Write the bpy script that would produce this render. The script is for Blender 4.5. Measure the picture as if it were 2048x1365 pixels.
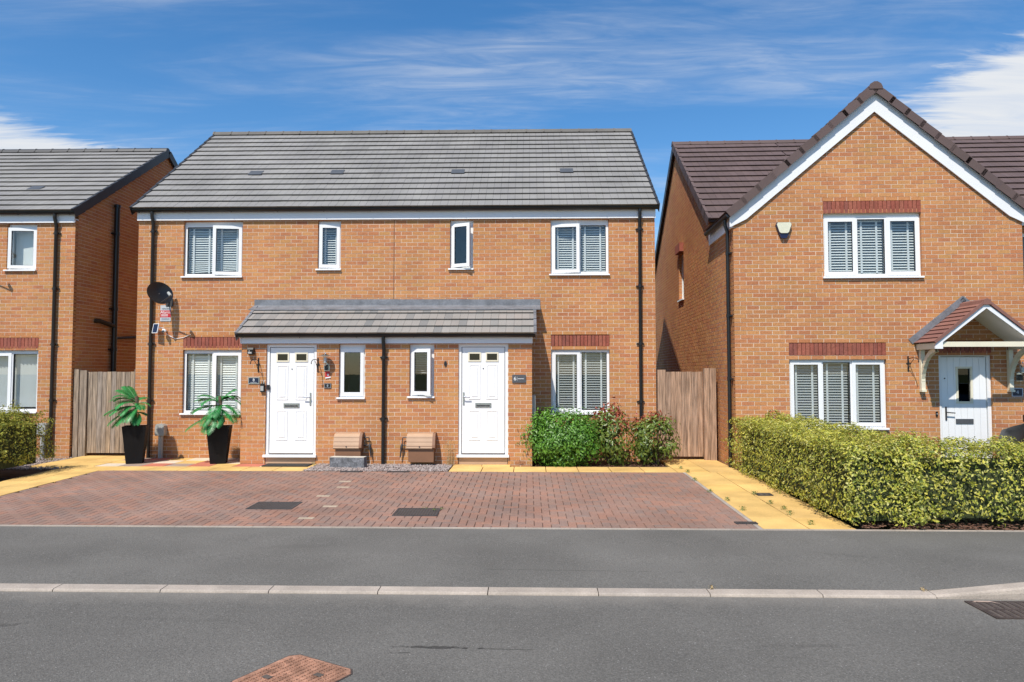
import bpy, math, random
import numpy as np
from mathutils import Vector, Matrix
random.seed(11); rng = np.random.default_rng(11)
R = math.radians
for o in list(bpy.data.objects): bpy.data.objects.remove(o, do_unlink=True)
S = bpy.context.scene
COL = S.collection
# ------------------------------------------------------------------ camera, sky, sun, exposure
F = 1413.0; TH = R(1.45); PH = math.atan(62.5 / F); CZ = 1.72
cd = bpy.data.cameras.new('camera'); cam = bpy.data.objects.new('camera', cd); COL.objects.link(cam)
cd.sensor_width = 36; cd.lens = F / 2048 * 36; cd.clip_start = .05; cd.clip_end = 3000
cam.location = (0, 0, CZ); cam.rotation_euler = (R(90) + PH, 0, TH); S.camera = cam
SUN_AZ, SUN_EL = R(24), R(54)          # left of the house normal, above the horizon
W = bpy.data.worlds.new('World'); S.world = W; W.use_nodes = True
SUND = Vector((-math.sin(SUN_AZ) * math.cos(SUN_EL), -math.cos(SUN_AZ) * math.cos(SUN_EL), math.sin(SUN_EL)))
sd = bpy.data.lights.new('sun', 'SUN'); sun = bpy.data.objects.new('sun', sd); COL.objects.link(sun)
sd.energy = 4.6; sd.angle = R(.5); sd.color = (1, .945, .85)
sun.rotation_euler = (-SUND).to_track_quat('-Z', 'Y').to_euler()
S.view_settings.view_transform = 'Standard'; S.view_settings.look = 'None'; S.view_settings.gamma = 1
S.view_settings.use_curve_mapping = False; S.view_settings.exposure = .24
S.render.resolution_x = 1024; S.render.resolution_y = 682

def world():
    nt = W.node_tree; N = nt.nodes; L = nt.links; N.clear()
    out = N.new('ShaderNodeOutputWorld'); bg = N.new('ShaderNodeBackground'); bg.inputs[1].default_value = .105
    sky = N.new('ShaderNodeTexSky'); sky.sky_type = 'NISHITA'; sky.sun_disc = False
    sky.sun_elevation = SUN_EL; sky.sun_rotation = math.atan2(SUND.x, SUND.y)
    sky.air_density = 1.0; sky.dust_density = .3; sky.ozone_density = 2.5; sky.altitude = 100
    hs = N.new('ShaderNodeHueSaturation'); hs.inputs['Saturation'].default_value = 1.3; hs.inputs['Value'].default_value = 1.3
    L.new(sky.outputs[0], hs.inputs['Color'])
    tc = N.new('ShaderNodeTexCoord'); sep = N.new('ShaderNodeSeparateXYZ'); L.new(tc.outputs['Generated'], sep.inputs[0])
    def M(op, a, b=None, c=None):
        n = N.new('ShaderNodeMath'); n.operation = op
        for i, v in enumerate((a, b, c)):
            if v is None: continue
            if isinstance(v, (int, float)): n.inputs[i].default_value = v
            else: L.new(v, n.inputs[i])
        return n.outputs[0]
    zz = M('ADD', M('MAXIMUM', sep.outputs[2], 0), .06)
    cmb = N.new('ShaderNodeCombineXYZ'); L.new(M('DIVIDE', sep.outputs[0], zz), cmb.inputs[0]); L.new(M('DIVIDE', sep.outputs[1], zz), cmb.inputs[1])
    mp = N.new('ShaderNodeMapping'); mp.inputs['Rotation'].default_value = (0, 0, R(-24)); mp.inputs['Scale'].default_value = (.55, 1.5, 1); L.new(cmb.outputs[0], mp.inputs[0])
    n1 = N.new('ShaderNodeTexNoise'); n1.inputs['Scale'].default_value = 1.15; n1.inputs['Detail'].default_value = 9; n1.inputs['Roughness'].default_value = .6; n1.inputs['Distortion'].default_value = .7
    L.new(mp.outputs[0], n1.inputs['Vector'])
    n2 = N.new('ShaderNodeTexNoise'); n2.inputs['Scale'].default_value = .42; n2.inputs['Detail'].default_value = 3; L.new(cmb.outputs[0], n2.inputs['Vector'])
    def ramp(v, a, b):
        n = N.new('ShaderNodeMapRange'); n.interpolation_type = 'SMOOTHSTEP'; n.inputs[1].default_value = a; n.inputs[2].default_value = b; L.new(v, n.inputs[0]); return n.outputs[0]
    cir = M('MULTIPLY', M('MULTIPLY', ramp(n1.outputs[0], .40, .78), ramp(n2.outputs[0], .27, .55)), .52)
    # fine streaks inside the high cloud
    mp2 = N.new('ShaderNodeMapping'); mp2.inputs['Rotation'].default_value = (0, 0, R(-30)); mp2.inputs['Scale'].default_value = (.9, 4.2, 1); L.new(cmb.outputs[0], mp2.inputs[0])
    n4 = N.new('ShaderNodeTexNoise'); n4.inputs['Scale'].default_value = 2.6; n4.inputs['Detail'].default_value = 10; n4.inputs['Roughness'].default_value = .62; n4.inputs['Distortion'].default_value = 1.1; L.new(mp2.outputs[0], n4.inputs['Vector'])
    fac = M('MULTIPLY', cir, M('ADD', M('MULTIPLY', ramp(n4.outputs[0], .32, .72), .85), .25))
    # two banks of cloud with a slanting upper edge, one beyond the gabled house and one beyond the left-hand house
    for pa, pb, soft, wob, amp in (((1730, 225), (2040, 40), .05, .10, .98), ((-40, 195), (270, 300), .03, .06, .95)):
        nrm = Vector(RAYN(*pb)).cross(Vector(RAYN(*pa))).normalized()
        if nrm.z > 0: nrm = -nrm
        dp = N.new('ShaderNodeVectorMath'); dp.operation = 'DOT_PRODUCT'; L.new(tc.outputs['Generated'], dp.inputs[0]); dp.inputs[1].default_value = tuple(nrm)
        v = M('ADD', dp.outputs['Value'], M('ADD', M('MULTIPLY', M('SUBTRACT', n4.outputs[0], .5), wob), M('MULTIPLY', M('SUBTRACT', n1.outputs[0], .5), wob)))
        mid = Vector(RAYN((pa[0] + pb[0]) / 2 + (120 if pa[0] > 1000 else -60), (pa[1] + pb[1]) / 2)); d2 = N.new('ShaderNodeVectorMath'); d2.operation = 'DOT_PRODUCT'; L.new(tc.outputs['Generated'], d2.inputs[0]); d2.inputs[1].default_value = tuple(mid)
        g = M('MULTIPLY', ramp(v, 0, soft), ramp(d2.outputs['Value'], .955, .985) if pa[0] > 1000 else ramp(d2.outputs['Value'], .985, .998))
        fac = M('MAXIMUM', fac, M('MULTIPLY', g, M('MULTIPLY', M('ADD', M('MULTIPLY', n4.outputs[0], .7), .6), amp)))
    mx = N.new('ShaderNodeMix'); mx.data_type = 'RGBA'; L.new(fac, mx.inputs['Factor']); L.new(hs.outputs[0], mx.inputs[6]); mx.inputs[7].default_value = (6.4, 6.65, 7.0, 1)
    L.new(mx.outputs[2], bg.inputs[0]); L.new(bg.outputs[0], out.inputs[0])

# pixel (of the 2048 px photograph) -> direction; distance always comes from a plane of the place
FW = Vector((-math.sin(TH) * math.cos(PH), math.cos(TH) * math.cos(PH), math.sin(PH)))
RT = Vector((math.cos(TH), math.sin(TH), 0)); UP = RT.cross(FW); CP = Vector((0, 0, CZ))
def ray(x, y): return RT * ((x - 1024) / F) + UP * ((682.5 - y) / F) + FW
def RAYN(x, y): return tuple(ray(x, y).normalized())
def proj(p):
    d = Vector(p) - CP; k = d.dot(FW)
    return (1024 + F * d.dot(RT) / k, 682.5 - F * d.dot(UP) / k, k) if k > .1 else (-9e9, 0, k)
class Frame:
    def __init__(s, ox, oy, a=0.): s.m = Matrix.Translation((ox, oy, 0)) @ Matrix.Rotation(a, 4, 'Z'); s.i = s.m.inverted(); s.a = a; s.o = (ox, oy, 0)
    def hit(s, x, y, yl):
        o = s.i @ CP; d = s.i.to_3x3() @ ray(x, y); p = o + d * ((yl - o.y) / d.y); return p.x, p.z
FM = Frame(0, 14.15); FL = Frame(0, 14.3); F4 = Frame(3.69, 12.816, R(-1.7))
def zg(y): return 0. if y >= 12.3 else (-.0185 * (12.3 - y) if y > 6.1 else -.115)
def G(x, y):
    d = ray(x, y); z = 0
    for _ in range(6): p = CP + d * ((z - CZ) / d.z); z = zg(p.y)
    return p
world()

# ------------------------------------------------------------------ materials
MATS = {}
def mat(name, col, rough=.7, var=.18, scale=6., bump=0., bscale=60., metal=0., pal=None, spec=.5, stretch=None, fine=.12, fscale=90., coat=0., trans=0.):
    m = bpy.data.materials.new(name); m.use_nodes = True; nt = m.node_tree; N = nt.nodes; L = nt.links
    b = N['Principled BSDF']; b.inputs['Roughness'].default_value = rough; b.inputs['Metallic'].default_value = metal
    b.inputs['Specular IOR Level'].default_value = spec; b.inputs['Coat Weight'].default_value = coat
    ge = N.new('ShaderNodeNewGeometry'); vec = ge.outputs['Position']
    if stretch:
        mp = N.new('ShaderNodeMapping'); mp.inputs['Scale'].default_value = stretch; L.new(vec, mp.inputs[0]); vec = mp.outputs[0]
    if pal:
        oi = N.new('ShaderNodeObjectInfo'); ad = N.new('ShaderNodeMath'); ad.operation = 'ADD'; L.new(ge.outputs['Random Per Island'], ad.inputs[0]); L.new(oi.outputs['Random'], ad.inputs[1])
        fr = N.new('ShaderNodeMath'); fr.operation = 'FRACT'; L.new(ad.outputs[0], fr.inputs[0])
        rp = N.new('ShaderNodeValToRGB'); el = rp.color_ramp.elements; n = len(pal)
        el[0].color = (*pal[0], 1); el[0].position = 0; el[1].color = (*pal[-1], 1); el[1].position = 1
        for i in range(1, n - 1): e = el.new(i / (n - 1)); e.color = (*pal[i], 1)
        L.new(fr.outputs[0], rp.inputs[0]); colo = rp.outputs[0]
    else:
        rg = N.new('ShaderNodeRGB'); rg.outputs[0].default_value = (*col, 1); colo = rg.outputs[0]
    def modulate(c, sc, amt, det):
        if amt <= 0: return c
        n = N.new('ShaderNodeTexNoise'); n.inputs['Scale'].default_value = sc; n.inputs['Detail'].default_value = det; L.new(vec, n.inputs['Vector'])
        mr = N.new('ShaderNodeMapRange'); mr.inputs[1].default_value = .3; mr.inputs[2].default_value = .7; mr.inputs[3].default_value = 1 - amt; mr.inputs[4].default_value = 1 + amt; L.new(n.outputs[0], mr.inputs[0])
        mu = N.new('ShaderNodeVectorMath'); mu.operation = 'SCALE'; L.new(c, mu.inputs[0]); L.new(mr.outputs[0], mu.inputs['Scale']); return mu.outputs[0]
    colo = modulate(modulate(colo, scale, var, 5), fscale, fine, 3)
    L.new(colo, b.inputs['Base Color'])
    if trans:
        b.inputs['Transmission Weight'].default_value = 0
        tr = N.new('ShaderNodeBsdfTranslucent'); L.new(colo, tr.inputs[0]); mx = N.new('ShaderNodeMixShader'); mx.inputs[0].default_value = trans
        L.new(b.outputs[0], mx.inputs[1]); L.new(tr.outputs[0], mx.inputs[2]); L.new(mx.outputs[0], N['Material Output'].inputs[0])
    if bump:
        n = N.new('ShaderNodeTexNoise'); n.inputs['Scale'].default_value = bscale; n.inputs['Detail'].default_value = 4; L.new(vec, n.inputs['Vector'])
        bp = N.new('ShaderNodeBump'); bp.inputs['Strength'].default_value = bump; bp.inputs['Distance'].default_value = .01; L.new(n.outputs[0], bp.inputs['Height']); L.new(bp.outputs[0], b.inputs['Normal'])
    MATS[name] = m; return m
BRICKPAL = [(.465, .20, .080), (.49, .218, .087), (.475, .24, .088), (.51, .226, .096), (.445, .175, .076), (.49, .232, .088), (.515, .247, .10), (.465, .195, .082), (.482, .215, .086), (.425, .165, .078), (.475, .21, .084)]
mat('brick', 0, .85, .10, 1.2, .35, 70, pal=BRICKPAL, fine=.16, fscale=45, spec=.25)
mat('mortar', (.64, .53, .42), .95, .15, 2, spec=.2)
mat('soldier', 0, .85, .15, 6, .3, 70, pal=[(.27, .075, .05), (.31, .095, .062), (.24, .08, .06), (.33, .11, .07), (.28, .08, .055)], fine=.2, fscale=40, spec=.25)
mat('tile_grey', 0, .75, .15, 1.1, .15, 120, pal=[(.225, .217, .205), (.24, .23, .217), (.232, .222, .213), (.247, .238, .224), (.228, .219, .211)], fine=.08, spec=.3)
mat('tile_porch', 0, .75, .08, 2, .15, 120, pal=[(.27, .24, .215), (.26, .245, .225), (.18, .178, .172), (.28, .25, .225), (.25, .235, .215), (.27, .25, .23), (.26, .24, .22), (.265, .245, .222)], fine=.08, spec=.3)
mat('tile_brown', 0, .7, .08, 1.5, .15, 120, pal=[(.105, .072, .066), (.12, .082, .075), (.11, .076, .072), (.125, .086, .08)], fine=.08, spec=.3)
mat('tile_red', 0, .75, .1, 3, .15, 120, pal=[(.21, .10, .08), (.24, .115, .09), (.20, .095, .08)], fine=.1, spec=.3)
mat('verge_dark', (.03, .031, .034), .5, .1, 3)
mat('ridge_grey', 0, .8, .1, 3, .1, 90, pal=[(.13, .12, .11), (.15, .14, .125), (.14, .13, .12)], spec=.3)
mat('lead', (.16, .165, .18), .5, .25, 5, .2, 20, fine=.15, fscale=30)
mat('upvc', (.80, .80, .80), .35, .02, 3, fine=.01)
mat('fascia', (.78, .78, .79), .4, .04, 1.5, fine=.03)
mat('door_white', (.82, .82, .82), .35, .02, 3, fine=.01)
mat('cream', (.74, .68, .52), .5, .06, 3, fine=.03)
mat('black_plastic', (.012, .012, .013), .35, .1, 4, fine=.05)
mat('brown_pipe', (.018, .014, .012), .35, .1, 4, fine=.05)
mat('interior', (.12, .11, .10), .9, .1, 3)
mat('slat_white', (.82, .82, .79), .5, .03, 3, fine=.02)
mat('slat_grey', (.42, .42, .41), .5, .03, 3, fine=.02)
mat('tape', (.75, .75, .74), .8, .02, 3, fine=.02)
mat('wood_grey', 0, .85, .38, 3, .6, 12, pal=[(.27, .21, .16), (.32, .245, .18), (.20, .165, .135), (.29, .235, .19), (.34, .25, .17), (.23, .185, .15)], stretch=(11, 11, .7), fine=.32, fscale=5, spec=.2)
mat('wood_brown', 0, .85, .38, 3, .6, 12, pal=[(.34, .215, .145), (.39, .255, .175), (.28, .195, .145), (.36, .235, .16), (.31, .22, .165), (.40, .26, .18)], stretch=(11, 11, .7), fine=.32, fscale=5, spec=.2)
mat('kerb_concrete', 0, .9, .14, 4, .3, 90, pal=[(.36, .305, .25), (.39, .33, .275), (.345, .295, .25)], fine=.12, fscale=70, spec=.2)
mat('slab_yellow', 0, .9, .2, 1.7, .3, 120, pal=[(.62, .40, .14), (.65, .425, .15), (.60, .39, .145), (.64, .41, .135)], fine=.07, fscale=60, spec=.2)
mat('slab_cream', (.62, .52, .40), .9, .12, 4, .2, 100, spec=.2)
mat('slab_red', (.50, .17, .11), .9, .12, 4, .2, 100, spec=.2)
mat('slab_grey', (.34, .25, .20), .9, .12, 4, .2, 100, spec=.2)
mat('paver', 0, .9, .16, .9, .35, 110, pal=[(.28, .165, .125), (.26, .168, .13), (.295, .162, .118), (.24, .166, .135), (.275, .168, .128), (.315, .168, .118), (.255, .16, .125), (.23, .16, .132), (.28, .164, .124)], fine=.14, fscale=60, spec=.2)
mat('paver_pale', (.40, .32, .235), .9, .1, 5, spec=.2)
mat('joint_sand', (.10, .082, .07), .95, .2, 8, spec=.1)
mat('iron_dark', (.06, .058, .06), .55, .2, 12, metal=.3)
mat('iron_brown', (.085, .062, .052), .6, .3, 12, metal=.3)
mat('rust', (.33, .175, .115), .85, .35, 9, .5, 70, fine=.3, fscale=30, spec=.2)
mat('gravel', 0, .9, .1, 20, pal=[(.36, .28, .25), (.24, .19, .18), (.44, .37, .33), (.30, .22, .20), (.50, .44, .40), (.20, .17, .165)], spec=.2)
mat('soil', (.075, .05, .035), .95, .35, 9, .8, 40, spec=.1)
mat('bark', 0, .9, .2, 20, pal=[(.15, .075, .05), (.09, .05, .035), (.20, .11, .075), (.06, .04, .03)], spec=.1)
mat('lawn', (.07, .09, .03), .95, .3, 8, .5, 40, spec=.1)
mat('leaf_gold', 0, .5, .15, 3, pal=[(.58, .51, .065), (.43, .43, .05), (.19, .25, .033), (.64, .57, .12), (.48, .46, .055), (.10, .15, .025), (.68, .62, .22), (.36, .40, .05)], fine=.15, fscale=30, spec=.4, trans=.28)
mat('leaf_olive', 0, .5, .15, 3, pal=[(.48, .44, .06), (.33, .35, .045), (.16, .19, .03), (.54, .49, .09), (.13, .16, .03), (.40, .39, .05)], fine=.15, fscale=30, spec=.4, trans=.28)
mat('leaf_green', 0, .38, .15, 4, pal=[(.085, .22, .022), (.13, .30, .03), (.05, .14, .018), (.18, .37, .045), (.095, .24, .025)], fine=.1, fscale=30, spec=.5, trans=.25)
mat('leaf_photinia', 0, .38, .15, 4, pal=[(.15, .21, .03), (.10, .16, .025), (.21, .26, .045), (.07, .12, .02), (.18, .23, .035)], fine=.1, fscale=30, spec=.5, trans=.22)
mat('leaf_red', 0, .38, .15, 4, pal=[(.30, .055, .035), (.38, .085, .05), (.24, .075, .035)], fine=.1, fscale=30, spec=.5, trans=.22)
mat('stem', (.10, .065, .04), .9, .2, 20)
mat('palm_green', 0, .4, .1, 6, pal=[(.03, .22, .05), (.045, .30, .07), (.025, .15, .04), (.06, .38, .10)], fine=.1, fscale=30, trans=.2)
mat('palm_trunk', (.13, .085, .055), .95, .35, 25, .8, 60)
mat('pot', (.006, .006, .007), .6, .15, 4, .1, 30, spec=.2)
mat('stone_block', (.16, .16, .17), .9, .45, 12, .6, 30, fine=.35, fscale=40)
mat('stone_pale', (.55, .50, .42), .9, .15, 8, .3, 60)
mat('meter_brown', (.48, .31, .195), .5, .06, 4, fine=.04)
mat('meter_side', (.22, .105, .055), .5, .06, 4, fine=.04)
mat('grey_plastic', (.36, .37, .35), .5, .1, 5)
mat('navy', (.012, .018, .045), .3, .05, 3)
mat('slate', (.075, .08, .088), .5, .08, 5)
mat('white_paint', (.80, .80, .80), .5, .02, 3)
mat('sign_red', (.50, .02, .03), .5, .05, 5)
mat('sign_silver', (.50, .53, .57), .4, .05, 5)
mat('chrome', (.62, .62, .63), .22, .05, 5, metal=1.)
mat('alarm_cream', (.66, .65, .50), .45, .04, 4)
mat('alarm_blue', (.010, .012, .05), .25, .05, 4)
mat('mat_black', (.03, .027, .024), .95, .4, 30, .8, 120)
mat('car_paint', (.006, .006, .007), .28, .05, 3, coat=.05, fine=0, spec=.3)
mat('tyre', (.012, .012, .012), .8, .1, 8)
mat('dry_stalk', (.38, .27, .13), .8, .2, 20)
mat('room_wall', (.30, .28, .26), .9, .05, 2)
def glass(name, tint, refl):
    m = bpy.data.materials.new(name); m.use_nodes = True; N = m.node_tree.nodes; L = m.node_tree.links; N.remove(N['Principled BSDF'])
    t = N.new('ShaderNodeBsdfTransparent'); t.inputs[0].default_value = (*tint, 1); g = N.new('ShaderNodeBsdfGlossy'); g.inputs['Roughness'].default_value = .01
    lw = N.new('ShaderNodeLayerWeight'); lw.inputs[0].default_value = .5; pw_ = N.new('ShaderNodeMath'); pw_.operation = 'POWER'; pw_.inputs[1].default_value = 4; L.new(lw.outputs['Facing'], pw_.inputs[0])
    mr = N.new('ShaderNodeMapRange'); mr.inputs[3].default_value = refl; mr.inputs[4].default_value = .9; L.new(pw_.outputs[0], mr.inputs[0])
    mx = N.new('ShaderNodeMixShader'); L.new(mr.outputs[0], mx.inputs[0]); L.new(t.outputs[0], mx.inputs[1]); L.new(g.outputs[0], mx.inputs[2]); L.new(mx.outputs[0], N['Material Output'].inputs[0]); MATS[name] = m
glass('glass', (.93, .95, .95), .055); glass('glass_dark', (.12, .13, .13), .05)
def asphalt(name, base, stains):
    m = mat(name, base, .92, .15, .8, .8, 110, fine=.26, fscale=75, spec=.25); nt = m.node_tree; N = nt.nodes; L = nt.links
    b = N['Principled BSDF']; src = b.inputs['Base Color'].links[0].from_socket; ge = [n for n in N if n.type == 'NEW_GEOMETRY'][0]
    # pale stone chips
    vo = N.new('ShaderNodeTexNoise'); vo.inputs['Scale'].default_value = 95; vo.inputs['Detail'].default_value = 1; L.new(ge.outputs['Position'], vo.inputs['Vector'])
    mr = N.new('ShaderNodeMapRange'); mr.inputs[1].default_value = .70; mr.inputs[2].default_value = .78; L.new(vo.outputs[0], mr.inputs[0])
    mx = N.new('ShaderNodeMix'); mx.data_type = 'RGBA'; L.new(mr.outputs[0], mx.inputs['Factor']); L.new(src, mx.inputs[6]); mx.inputs[7].default_value = (.36, .34, .32, 1); cur = mx.outputs[2]
    for (cx, cy, rx, ry, rot, amt, thr) in stains:     # oil and tyre marks with a shape of their own
        mp = N.new('ShaderNodeMapping'); mp.vector_type = 'TEXTURE'; mp.inputs['Location'].default_value = (cx, cy, 0); mp.inputs['Rotation'].default_value = (0, 0, rot); mp.inputs['Scale'].default_value = (rx, ry, 1)
        cb = N.new('ShaderNodeVectorMath'); cb.operation = 'MULTIPLY'; cb.inputs[1].default_value = (1, 1, 0); L.new(ge.outputs['Position'], cb.inputs[0]); L.new(cb.outputs[0], mp.inputs[0])
        ln = N.new('ShaderNodeVectorMath'); ln.operation = 'LENGTH'; L.new(mp.outputs[0], ln.inputs[0])
        nz = N.new('ShaderNodeTexNoise'); nz.inputs['Scale'].default_value = 16; nz.inputs['Detail'].default_value = 5; L.new(ge.outputs['Position'], nz.inputs['Vector'])
        sb = N.new('ShaderNodeMath'); sb.operation = 'MULTIPLY_ADD'; L.new(nz.outputs[0], sb.inputs[0]); sb.inputs[1].default_value = -2.2; L.new(ln.outputs['Value'], sb.inputs[2])
        m2 = N.new('ShaderNodeMapRange'); m2.inputs[1].default_value = thr - .95; m2.inputs[2].default_value = thr - .65; m2.inputs[3].default_value = amt; m2.inputs[4].default_value = 1; L.new(sb.outputs[0], m2.inputs[0])
        sc = N.new('ShaderNodeVectorMath'); sc.operation = 'SCALE'; L.new(cur, sc.inputs[0]); L.new(m2.outputs[0], sc.inputs['Scale']); cur = sc.outputs[0]
    if name == 'asphalt_road':      # pale grit washed against the kerb
        sp = N.new('ShaderNodeSeparateXYZ'); L.new(ge.outputs['Position'], sp.inputs[0]); gn = N.new('ShaderNodeTexNoise'); gn.inputs['Scale'].default_value = 5; gn.inputs['Detail'].default_value = 6; L.new(ge.outputs['Position'], gn.inputs['Vector'])
        a1 = N.new('ShaderNodeMath'); a1.operation = 'MULTIPLY_ADD'; L.new(gn.outputs[0], a1.inputs[0]); a1.inputs[1].default_value = .35; L.new(sp.outputs[1], a1.inputs[2])
        g1 = N.new('ShaderNodeMapRange'); g1.inputs[1].default_value = 5.85; g1.inputs[2].default_value = 6.2; g1.inputs[4].default_value = .4; L.new(a1.outputs[0], g1.inputs[0])
        m3 = N.new('ShaderNodeMix'); m3.data_type = 'RGBA'; L.new(g1.outputs[0], m3.inputs['Factor']); L.new(cur, m3.inputs[6]); m3.inputs[7].default_value = (.30, .27, .23, 1); cur = m3.outputs[2]
    L.new(cur, b.inputs['Base Color'])
asphalt('asphalt_road', (.132, .124, .111), [(-.62, 4.86, .34, .030, R(-2), .42, .35), (-.2, 4.84, .45, .018, R(-2), .6, .1), (-.86, 4.76, .14, .014, R(4), .5, .25), (1.9, 4.95, .5, .05, R(3), .86, .2), (-2.6, 5.35, .8, .07, R(-3), .9, .2), (2.6, 4.3, .35, .12, R(10), .9, .15), (-3.9, 5.2, .18, .05, 0, .7, .3)])
asphalt('asphalt_foot', (.140, .132, .118), [(.35, 6.62, 1.5, .02, R(-1.5), .8, .3), (3.1, 7.2, .5, .10, R(-20), .9, .2), (-2.4, 7.4, .7, .12, R(8), .92, .2)])

# ------------------------------------------------------------------ mesh helpers
class MB:
    def __init__(s): s.v = []; s.f = []
    def add(s, vs, fs):
        n = len(s.v); s.v += [tuple(p) for p in vs]; s.f += [tuple(i + n for i in q) for q in fs]; return s
    def box(s, x0, x1, y0, y1, z0, z1, m=None, skip=()):
        vs = [(x0, y0, z0), (x1, y0, z0), (x1, y1, z0), (x0, y1, z0), (x0, y0, z1), (x1, y0, z1), (x1, y1, z1), (x0, y1, z1)]
        fs = {'b': (0, 3, 2, 1), 't': (4, 5, 6, 7), 'f': (0, 1, 5, 4), 'k': (2, 3, 7, 6), 'l': (3, 0, 4, 7), 'r': (1, 2, 6, 5)}
        if m is not None: vs = [m @ Vector(p) for p in vs]
        return s.add(vs, [q for k, q in fs.items() if k not in skip])
    def ring(s, x0, x1, z0, z1, t, y0, y1, m=None):     # rectangular frame standing in the xz plane
        s.box(x0, x0 + t, y0, y1, z0, z1, m); s.box(x1 - t, x1, y0, y1, z0, z1, m)
        s.box(x0 + t, x1 - t, y0, y1, z0, z0 + t, m); return s.box(x0 + t, x1 - t, y0, y1, z1 - t, z1, m)
    def prism(s, poly, axis, a, b):      # poly of 2-d points; extruded along axis from a to b
        n = len(poly)
        def P(p, t): return {'x': (t, p[0], p[1]), 'y': (p[0], t, p[1]), 'z': (p[0], p[1], t)}[axis]
        vs = [P(p, a) for p in poly] + [P(p, b) for p in poly]
        return s.add(vs, [tuple(range(n))[::-1], tuple(range(n, 2 * n))] + [(i, (i + 1) % n, n + (i + 1) % n, n + i) for i in range(n)])
    def tube(s, pts, r, n=8, caps=True):
        pts = [Vector(p) for p in pts]; rs = r if isinstance(r, (list, tuple)) else [r] * len(pts); base = len(s.v)
        prev = None
        for i, p in enumerate(pts):
            d = (pts[min(i + 1, len(pts) - 1)] - pts[max(i - 1, 0)]).normalized()
            a = d.cross(Vector((0, 0, 1)) if abs(d.z) < .95 else Vector((0, 1, 0))).normalized()
            if prev is not None and (prev - d * prev.dot(d)).length > .2: a = (prev - d * prev.dot(d)).normalized()
            prev = a; b = d.cross(a)
            for k in range(n):
                t = 2 * math.pi * k / n; s.v.append(tuple(p + (a * math.cos(t) + b * math.sin(t)) * rs[i]))
        for i in range(len(pts) - 1):
            for k in range(n):
                q = base + i * n; s.f.append((q + k, q + (k + 1) % n, q + n + (k + 1) % n, q + n + k))
        if caps: s.f.append(tuple(base + k for k in range(n))[::-1]); s.f.append(tuple(base + (len(pts) - 1) * n + k for k in range(n)))
        return s
    def lathe(s, prof, n=16, m=None):    # (r,z) profile round z
        base = len(s.v); m = m or Matrix()
        for r, z in prof:
            for k in range(n): t = 2 * math.pi * k / n; s.v.append(tuple(m @ Vector((r * math.cos(t), r * math.sin(t), z))))
        for i in range(len(prof) - 1):
            for k in range(n): q = base + i * n; s.f.append((q + k, q + (k + 1) % n, q + n + (k + 1) % n, q + n + k))
        s.f.append(tuple(base + k for k in range(n))[::-1]); s.f.append(tuple(base + (len(prof) - 1) * n + k for k in range(n))); return s
    def mesh(s, name, m, smooth=False):
        me = bpy.data.meshes.new(name); me.from_pydata(s.v, [], s.f); me.materials.append(MATS[m])
        if smooth: me.polygons.foreach_set('use_smooth', [True] * len(me.polygons)); me.set_sharp_from_angle(angle=R(40))
        return me
    def build(s, name, m, parent=None, smooth=False, **k): return new(name, s.mesh(name, m, smooth), parent, **k)
def new(name, me, parent=None, loc=None, rot=None, m=None):
    o = bpy.data.objects.new(name, me); COL.objects.link(o)
    if parent: o.parent = parent
    if m is not None: o.matrix_basis = m
    if loc: o.location = loc
    if rot: o.rotation_euler = rot
    return o
def tag(o, label, cat, group=None, kind=None):
    o['label'] = label; o['category'] = cat
    if group: o['group'] = group
    if kind: o['kind'] = kind
    return o
def thing(name, label, cat, loc=(0, 0, 0), rz=0., group=None): return tag(new(name, None, None, loc, (0, 0, rz)), label, cat, group)
def struct(o): o['kind'] = 'structure'; return o
def boxobj(name, m, parent, *a, **k): return MB().box(*a).build(name, m, parent, **k)
def textmesh(s, size, m, ext=.001):
    cu = bpy.data.curves.new('t', 'FONT'); cu.body = s; cu.size = size; cu.extrude = ext; cu.align_x = 'CENTER'; cu.align_y = 'CENTER'
    o = bpy.data.objects.new('t', cu); COL.objects.link(o); bpy.context.view_layer.update()
    me = bpy.data.meshes.new_from_object(o.evaluated_get(bpy.context.evaluated_depsgraph_get())); bpy.data.objects.remove(o, do_unlink=True)
    me.materials.clear(); me.materials.append(MATS[m]); return me
def lettering(s, size, m, parent, x, y, z, name='lettering'): return new(name, textmesh(s, size, m), parent, (x, y, z), (R(90), 0, 0))

# ------------------------------------------------------------------ builders for buildings
def courses(u0, u1, z0, z1, openings, urange=None):
    """bricks and mortar strips of a wall of stretcher bond, in wall coordinates (u, z)"""
    bricks = []; strips = []; n = int(math.ceil((z1 - z0) / .075))
    for r in range(n):
        za = z0 + r * .075; zb = min(za + .075, z1)
        a, b = (u0, u1) if urange is None else urange(za, zb)
        if b - a < .05: continue
        segs = [(a, b)]; part = []
        for (p, q, s, t) in openings:
            if t <= za + .002 or s >= zb - .002: continue
            nx = []
            for (c, d) in segs:
                if q <= c or p >= d: nx.append((c, d)); continue
                if p > c: nx.append((c, p))
                if q < d: nx.append((q, d))
            segs = nx
            if s > za + .015: part.append((p, q, za, s))
            if t < zb - .015: part.append((p, q, t, zb))
        off = (r % 2) * .1125
        for (c, d, e, f) in [(c, d, za, zb) for c, d in segs] + part:
            strips.append((c, d, e, f)); h1 = min(e + .065 if f - e > .07 else f, f)
            k = math.floor((c - off - u0) / .225)
            while u0 + off + k * .225 < d:
                x0 = max(c, u0 + off + k * .225); x1 = min(d, u0 + off + k * .225 + .215); k += 1
                if x1 - x0 > .02: bricks.append((x0, x1, e, h1))
    return bricks, strips
BRICK_ME = None
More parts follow.
